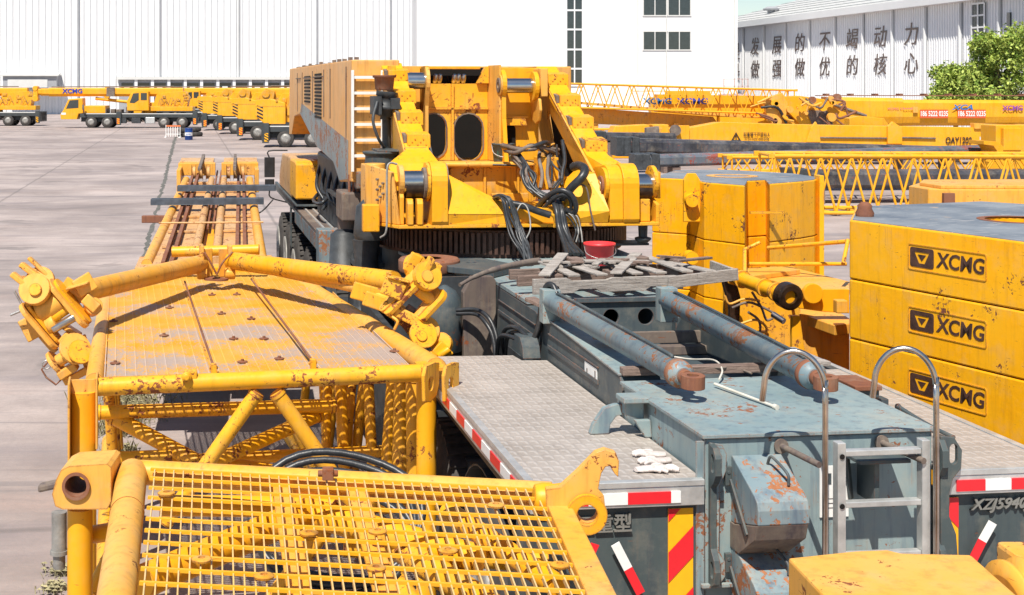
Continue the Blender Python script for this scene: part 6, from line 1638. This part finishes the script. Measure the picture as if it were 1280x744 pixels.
p0 = at(915,214,48); lattice('lattice_boom', (p0.x,p0.y,.95), R(-2), 16, 1.4, .55, 22, .06, .03, m_far, 'flatter second lattice section just behind the long one, end lugs at left', yg)
m = MB()
for x in (2,8,14): m.box(x,x+.3,0,1.4,0,.9)
p_ = V(p0.x,p0.y,0); thing1(m, 'timber_support', m_woodb, 'dark timber packing under the flatter lattice section', 'timber', p_, None, 0)
# far pendulum lattice
p0 = at(985,112,84); t = lattice('lattice_jib', (p0.x,84,2.35), R(181), 15.5, 1.2, 1.45, 15, .06, .035, m_far, 'slender yellow lattice jib pointing left above the other booms, tapered at one end', yg, .0, dz=.03)
p0 = at(722,128,83); m = MB(); m.hexa([(0,0,-.1),(13.0,0,-1.2),(13.0,.8,-1.2),(0,.8,-.1),(0,0,.05),(13.0,0,-1.0),(13.0,.8,-1.0),(0,.8,.05)]); m.yprof([(0,-.3),(8.5,-.9),(9.0,-1.6),(5,-1.5),(0,-1.3)], .9, 1.1)
for k in range(3): m.box(1+k*5, 1.3+k*5, .2, .9, -p0.z+.0, -1.3)
thing1(m, 'boom_side_beam', m_yelf, 'long shaded yellow beam sloping down beneath the lattice jib', 'beam', p0, None, .01)
p0 = at(735,162,82); lattice('lattice_jib', (p0.x,82,.9), 0, 11, 1, .55, 18, .05, .03, m_far, 'short low lattice jib lying under the sloping beam', yg)

def tele(name, loc, rz, secs, mat, label, group, hexa=True):
    t = empty(name, loc, rz, label, 'crane boom', group)
    for k, (x0, x1, h0, w0, zc, h1) in enumerate(secs):
        m = MB()
        def ring(x, hh, zz_): 
            return [(x, y*w0, zz_+z*hh) for y, z in ((-.42,.5),(.42,.5),(.5,.38),(.5,-.15),(.4,-.38),(.2,-.5),(-.2,-.5),(-.4,-.38),(-.5,-.15),(-.5,.38))]
        a, b_ = ring(x0,h0,zc), ring(x1,h1,zc+(h0-h1)*.0)
        n = 10; m.add(a+b_, [(i,n+i,n+(i+1)%n,(i+1)%n) for i in range(n)]); m.add(a, [tuple(range(n))]); m.add(b_, [tuple(range(n))[::-1]])
        m.build('boom_section', mat, t, .02)
    return t
# big boom with telephone number
Yb = 84; s_ = 1700/Yb
bx = lambda px_: ((px_-450)/1700*Yb)
big = tele('telescopic_boom', (bx(1030),Yb,0), R(-1), [(0,4.6,1.9,1.4,2.45,1.75),(4.4,18,1.62,1.3,2.42,1.5)], m_far, 'big yellow telescopic boom with a phone number in white on red, below the trees', yg)
Fb = Frame((bx(1030),Yb,0), -1)
def on_big(px_, py_): return Fb.px(px_, py_, y=-.74)
m_redbox = plain('red_number_plate',(.62,.10,.03),.5,0,.1); m_bl = plain('blue_paint_letters',(.02,.16,.45),.5,0,.1); m_pk = plain('pink_letters',(.60,.12,.25),.5)
for xc in (1167.5, 1214.5):
    q = on_big(xc, 142.5); m = MB(); m.box(q.x-.85,q.x+.85,-.75,-.73,q.z-.26,q.z+.26); pl_ = m.build('number_plate', m_redbox, big)
    text('phone_number', '186 5222 0235', .44, (q.x,-.752,q.z-.0), (1,0,0), (0,0,1), m_whitet, big, .01, .64, .02)
q = on_big(1203,134.5); text('boom_lettering', 'XCA', .42, (q.x,-.752,q.z), (1,0,0), (0,0,1), m_bl, big, .01, 1.4, .03, .3)
q = on_big(1266,135.5); text('boom_lettering', 'XCMG', .42, (q.x,-.752,q.z), (1,0,0), (0,0,1), plain('purple_letters',(.25,.06,.3),.5), big, .01, 1.0, .03)
q = on_big(1125,136); text('boom_lettering', 'XCMG CRANE', .16, (q.x,-.752,q.z), (1,0,0), (0,0,1), m_pk, big, .01, 1.5, .0)
q = on_big(1144,137.5); m = MB(); m.box(q.x-.14,q.x+.14,-.80,-.74,q.z-.18,q.z+.18); m.build('side_box', m_yelf, big, .01)
m = MB(); m.box(-.4,13,-.5,.5,3.45,3.5)
for k in range(9): m.box(k*1.5,k*1.5+.2,-.4,.3,3.5,3.6)
m.build('top_rope_guide', m_rust, big)
m = MB(); m.path([on_big(1042,131),on_big(1060,137),on_big(1083,145)], .09, 8, 3); m.build('side_ram', m_brown, big)
for x_ in (1, 11): m = MB(); m.box(x_,x_+.6,-.5,.5,0,1.55); m.build('support_stand', m_brown, big)
# root of boom: mechanisms
def far_box(name, pts, Y, th, mat, parent, bev=.02):
    m = MB(); o = parent.location; q = [at(x,y,Y)-o for x, y in pts]
    m.plate([(p.x,p.z) for p in q], [], (0,q[0].y,0), (1,0,0), (0,0,1), (0,th,0)); return m.build(name, mat, parent, bev)
c = V(bx(900),83,0); mech = empty('crane_boom', c, 0, 'yellow boom base full of hinges and rams amid the far boom row', 'crane boom', yg)
far_box('side_plate', [(962,122),(1000,120),(1030,124),(1050,140),(1040,158),(1003,158),(985,140),(962,150)], 82.4, 1.4, m_far, mech)
far_box('boom_section', [(822,118),(960,120),(962,148),(900,146),(822,140)], 83.4, 1.2, m_far, mech)
far_box('side_plate', [(955,124),(978,116),(985,130),(982,150),(960,152)], 81.9, .4, m_yelf, mech)
random.seed(9)
for k in range(16):
    px_, py_ = random.uniform(955,1050), random.uniform(122,154); m = MB(); p = at(px_,py_,81.8)-c; m.lathe(p,(0,1,0),[(-.1,(rq:=random.uniform(.10,.28))),(.2,rq)],14); m.build('hinge_boss', random.choice([m_far,m_rust,m_yelf,m_yelf]), mech)
for k in range(14):
    px_, py_ = random.uniform(930,1052), random.uniform(120,150); m = MB(); p = at(px_,py_,81.8)-c; m.path([p,p+V(random.uniform(.2,1),-.1,random.uniform(-.6,.5)),p+V(random.uniform(.5,1.6),0,random.uniform(-1,.3))], random.uniform(.04,.09), 6, 4); m.build('rod_and_hose', random.choice([m_rust,m_brown,m_yelf,m_black]), mech)
far_box('dark_recess', [(1008,138),(1034,138),(1042,156),(1016,158)], 82.3, .05, m_brown, mech)
text('boom_lettering', 'XCMG', .5, at(866,127,83.3)-c, (1,0,0), (0,0,1), plain('blue_letters3',(.03,.06,.4),.5), mech, .01, 1.3, .03); text('boom_lettering', 'XCMG', .5, at(822,127,83.3)-c, (1,0,0), (0,0,1), m_bl, mech, .01, 1.2, .03)
far_box('lower_boom', [(900,146),(1003,150),(1003,158),(900,158)], 82.6, .8, m_far, mech)
m = MB(); m.box(-2,5,.3,.9,0,1.3); m.build('support_stand', m_brown, mech)
# row 2: boom with warning text
c = V((850-450)/1700*70,70,0); q2 = empty('telescopic_boom', c, 0, 'yellow boom with warning triangle and Chinese notice before the big boom', 'crane boom', yg)
far_box('boom_section', [(845,168),(862,160),(900,153),(1000,156),(1240,160),(1262,166),(1262,196),(845,196)], 70, 1.2, m_far, q2)
far_box('side_flange', [(1262,160),(1292,156),(1292,200),(1262,200)], 69.7, 1.6, m_far, q2)
far_box('pin_plate', [(828,175),(850,157),(862,157),(862,186),(828,186)], 69.8, .3, m_far, q2); far_box('pin_plate', [(796,180),(822,160),(828,160),(820,186),(796,186)], 69.8, .3, m_yelf, q2)
far_box('winch_block', [(808,160),(824,158),(824,176),(808,178)], 69.7, .5, m_brown, q2)
for a_, b_ in ((1013,1117),(1120,1170)):
    far_box('side_rib', [(a_,171),(b_,172),(b_,174),(a_,173)], 69.9, .08, m_brown, q2)
far_box('side_gusset', [(1014,160),(1020,152),(1024,160),(1026,178),(1008,178)], 69.75, .2, m_far, q2); far_box('side_gusset', [(1110,158),(1116,152),(1128,160),(1128,180),(1110,180)], 69.75, .2, m_far, q2)
far_box('top_box', [(1062,148),(1075,145),(1105,148),(1112,158),(1062,158)], 72, .8, m_far, q2); far_box('white_label', [(1095,157),(1113,157),(1113,161),(1095,161)], 71.8, .1, m_cylp, q2)
far_box('top_bracket', [(1218,154),(1262,156),(1262,161),(1218,161)], 69.9, .5, m_yelf, q2)
k2 = 70/1700
m = MB(); o = at(920,171,69.95)-c; tri = [(-.26,-.22),(.26,-.22),(0,.24)]; m.plate(tri, [[(x*.7,y*.7-.01) for x,y in tri]], o, (1,0,0), (0,0,1), (0,-.02,0)); m.box(o.x-.025,o.x+.025,o.y-.02,o.y,o.z-.12,o.z+.08); m.build('warning_triangle', m_black, q2)
text('warning_text', '\u8d77\u91cd\u81c2\u4e0b\u4e25\u7981\u7ad9\u4eba', .24, at(946,168.5,69.95)-c, (1,0,0), (0,0,1), m_black, q2, .01, .72, .0)
text('warning_text', 'DO NOT STAND UNDER BOOM', .14, at(946,173.8,69.95)-c, (1,0,0), (0,0,1), m_black, q2, .01, .62, .005)
text('model_lettering', 'QAY1200', .46, at(1198,176,69.95)-c, (1,0,0), (0,0,1), m_black, q2, .01, .72, .02, .1)
m = MB(); p = at(1225,173,69.6)-c; m.beam(p, at(1268,174,69.6)-c, .1,.16); m.beam(at(1222,177,69.6)-c, at(1262,178,69.6)-c,.1,.12); m.build('white_rod', m_white, q2)
m = MB(); p = at(844,163,69.6)-c; m.lathe(p,(0,1,0),[(-.1,.28),(.1,.28)],16); m.tube(p,p+V(0,0,-.8),.08,8); m.build('hinge_boss', m_brown, q2)
text('end_number', '2', .4, at(1281,164,69.65)-c, (1,0,0), (0,0,1), m_black, q2, .01, 1, .02)
for x_ in (2, 14): m = MB(); m.box(x_,x_+.5,.2,1,0,1.2); m.build('support_stand', m_brown, q2)
# dark boom tubes
m_dboom = paint('primer_black', (.03,.03,.035), (.10,.10,.11), rust=.35, dirt=.5, edge=0, scale=.6, rough=.4, rustcol=(.16,.05,.035,1))
m_dboom2 = paint('primer_blue_rust', (.075,.09,.11), (.16,.18,.21), rust=.75, dirt=.5, edge=0, scale=.6, rough=.4, rustcol=(.15,.04,.03,1))
def dbar(name, pts, Y, dY, depth, mat, label, Yfar=None):
    """box boom lying across, left end at Y, right end at Y+dY"""
    c = at(pts[0][0], pts[0][1], Y); c = V(c.x, c.y, 0); t = empty(name, c, 0, label, 'crane boom', 'bare dark boom sections')
    (xa, ya0, ya1), (xb, yb0, yb1) = pts[1], pts[2]
    A0, A1 = at(xa,ya0,Y)-c, at(xa,ya1,Y)-c; B0, B1 = at(xb,yb0,Y+dY)-c, at(xb,yb1,Y+dY)-c
    m = MB(); ch = .12*(A0.z-A1.z); bk = V(0,depth,0)
    def sec(T0, T1): h_ = T0.z-T1.z; return [T1+bk*.15, T1+V(0,0,.2*h_), T0-V(0,0,.2*h_), T0+bk*.15, T0+bk*.85, T0+bk-V(0,0,.2*h_), T1+bk+V(0,0,.2*h_), T1+bk*.85]
    a, b_ = sec(A0,A1), sec(B0,B1); n = 8
    m.add(a+b_, [(i,(i+1)%n,n+(i+1)%n,n+i)[::-1] for i in range(n)]); m.add(a, [tuple(range(n))]); m.add(b_, [tuple(range(n))[::-1]]); m.build('boom_section', mat, t, .02)
    m = MB()
    for k, f_ in enumerate((0,.02,.045)):
        p0, p1 = A0.lerp(B0,f_), A1.lerp(B1,f_); m.box(p0.x-.05,p0.x+.25,p0.y-.08,p0.y+depth+.08,p1.z-.08,p0.z+.06)
    m.build('end_collar', m_dgrey, t, .02)
    for f_ in (.1,.85): m = MB(); p1 = A1.lerp(B1,f_); m.box(p1.x,p1.x+.3,p1.y+.1,p1.y+depth-.1,0,p1.z-.003); m.build('timber_support', m_woodb, t)
    return t
dbar('box_boom', ((770,172),(772,173,193),(1190,184,198)), 56, 3, 1.3, m_dboom, 'long black box boom tapering away to the right, behind the rusty one')
dbar('box_boom', ((795,194),(795,195,210),(1254,182,197)), 51, 1, 1.1, m_dboom2, 'rust streaked grey blue box boom lying in front of the black one')
dbar('box_boom', ((748,165),(746,166,178),(845,167,180)), 62, 1, 1.2, m_dboom, 'short dark grey boom end stacked left of the black boom')
dbar('box_boom', ((990,214),(990,214,236),(1300,213,237)), 46, 1, 1.2, m_dboom, 'dark boom lying on the ground behind the long lattice section')
c = V(at(1240,190,50.5).x,50.5,0); m = MB(); m.yprof([(-.1,1.2),(.35,1.3),(.45,1.75),(.2,1.95),(-.3,1.98),(-.3,1.85),(.05,1.8),(.2,1.6)], 0, 1.3); m.box(-.1,.35,0,1.3,0,1.2); thing1(m, 'boom_cradle', m_far, 'curved yellow cradle plate at the right end of the rust streaked boom', 'cradle', c, None, .01)
c = V(at(1262,180,60).x,60,0); m = MB(); m.box(-.6,1.6,0,1.5,0,2.3); m.box(-.4,.4,-.3,0,1.2,2.2); thing1(m, 'boom_end_block', m_far, 'blocky yellow boom end plate at the right edge of the photo', 'crane boom', c, None, .03)
c = V(at(760,155,76).x,76,0); m = MB(); m.yprof([(0,.9),(.4,1.8),(2.3,1.9),(2.6,.9)],0,1.5); m.box(.3,2.4,.2,1.3,0,.9); m.box(2.5,3.4,0,1.2,.5,1.9); t = thing1(m, 'machine_cover', m_far, 'low yellow machine cover under the lattice jib beside the stepped arm', 'machine cover', c, None, .04)
c = V(at(850,118,95).x,95,0); m = MB(); m.box(-2,3,0,1,0,3.3); m.box(-1,2,-.5,.2,3.3,3.7); m.box(-3.5,3,0,.1,3.7,3.75); thing1(m, 'crane_upper', m_far, 'top of a yellow machine showing above the lattice jib against the office block', 'crane', c, None, .04)

# ================================================================== camera, sun, sky
cam = bpy.data.cameras.new('camera'); co_ = bpy.data.objects.new('camera', cam); COL.objects.link(co_)
co_.location = (0, 0, CAMZ); co_.rotation_euler = (R(90), 0, 0)
cam.sensor_width = 36; cam.lens = 1700/1280*36; cam.shift_x = (640-450)/1280; cam.shift_y = -(372-110)/1280
cam.clip_end = 3000; cam.clip_start = .1
scene.camera = co_
to_sun = Vector((-.22, -.62, 1.0)).normalized()
sun = bpy.data.lights.new('sun', 'SUN'); sun.energy = 4.6; sun.angle = R(.5); sun.color = (1, .94, .84)
so = bpy.data.objects.new('sun', sun); COL.objects.link(so); so.rotation_euler = to_sun.to_track_quat('Z', 'Y').to_euler()
wd = bpy.data.worlds.new('World'); scene.world = wd; wd.use_nodes = True
t = wd.node_tree; bg = t.nodes['Background']
sky = t.nodes.new('ShaderNodeTexSky'); sky.sky_type = 'NISHITA'; sky.sun_disc = False
sky.sun_elevation = math.asin(to_sun.z); sky.sun_rotation = math.atan2(to_sun.x, to_sun.y)
sky.air_density = 1.0; sky.dust_density = .0; sky.ozone_density = 1.5
t.links.new(sky.outputs[0], bg.inputs[0]); bg.inputs[1].default_value = .075
scene.view_settings.view_transform = 'Standard'; scene.view_settings.look = 'None'
scene.view_settings.exposure = .55; scene.view_settings.gamma = 1
scene.view_settings.use_curve_mapping = False
scene.cycles.use_denoising = True
scene.cycles.max_bounces = 6; scene.cycles.diffuse_bounces = 3; scene.cycles.glossy_bounces = 3
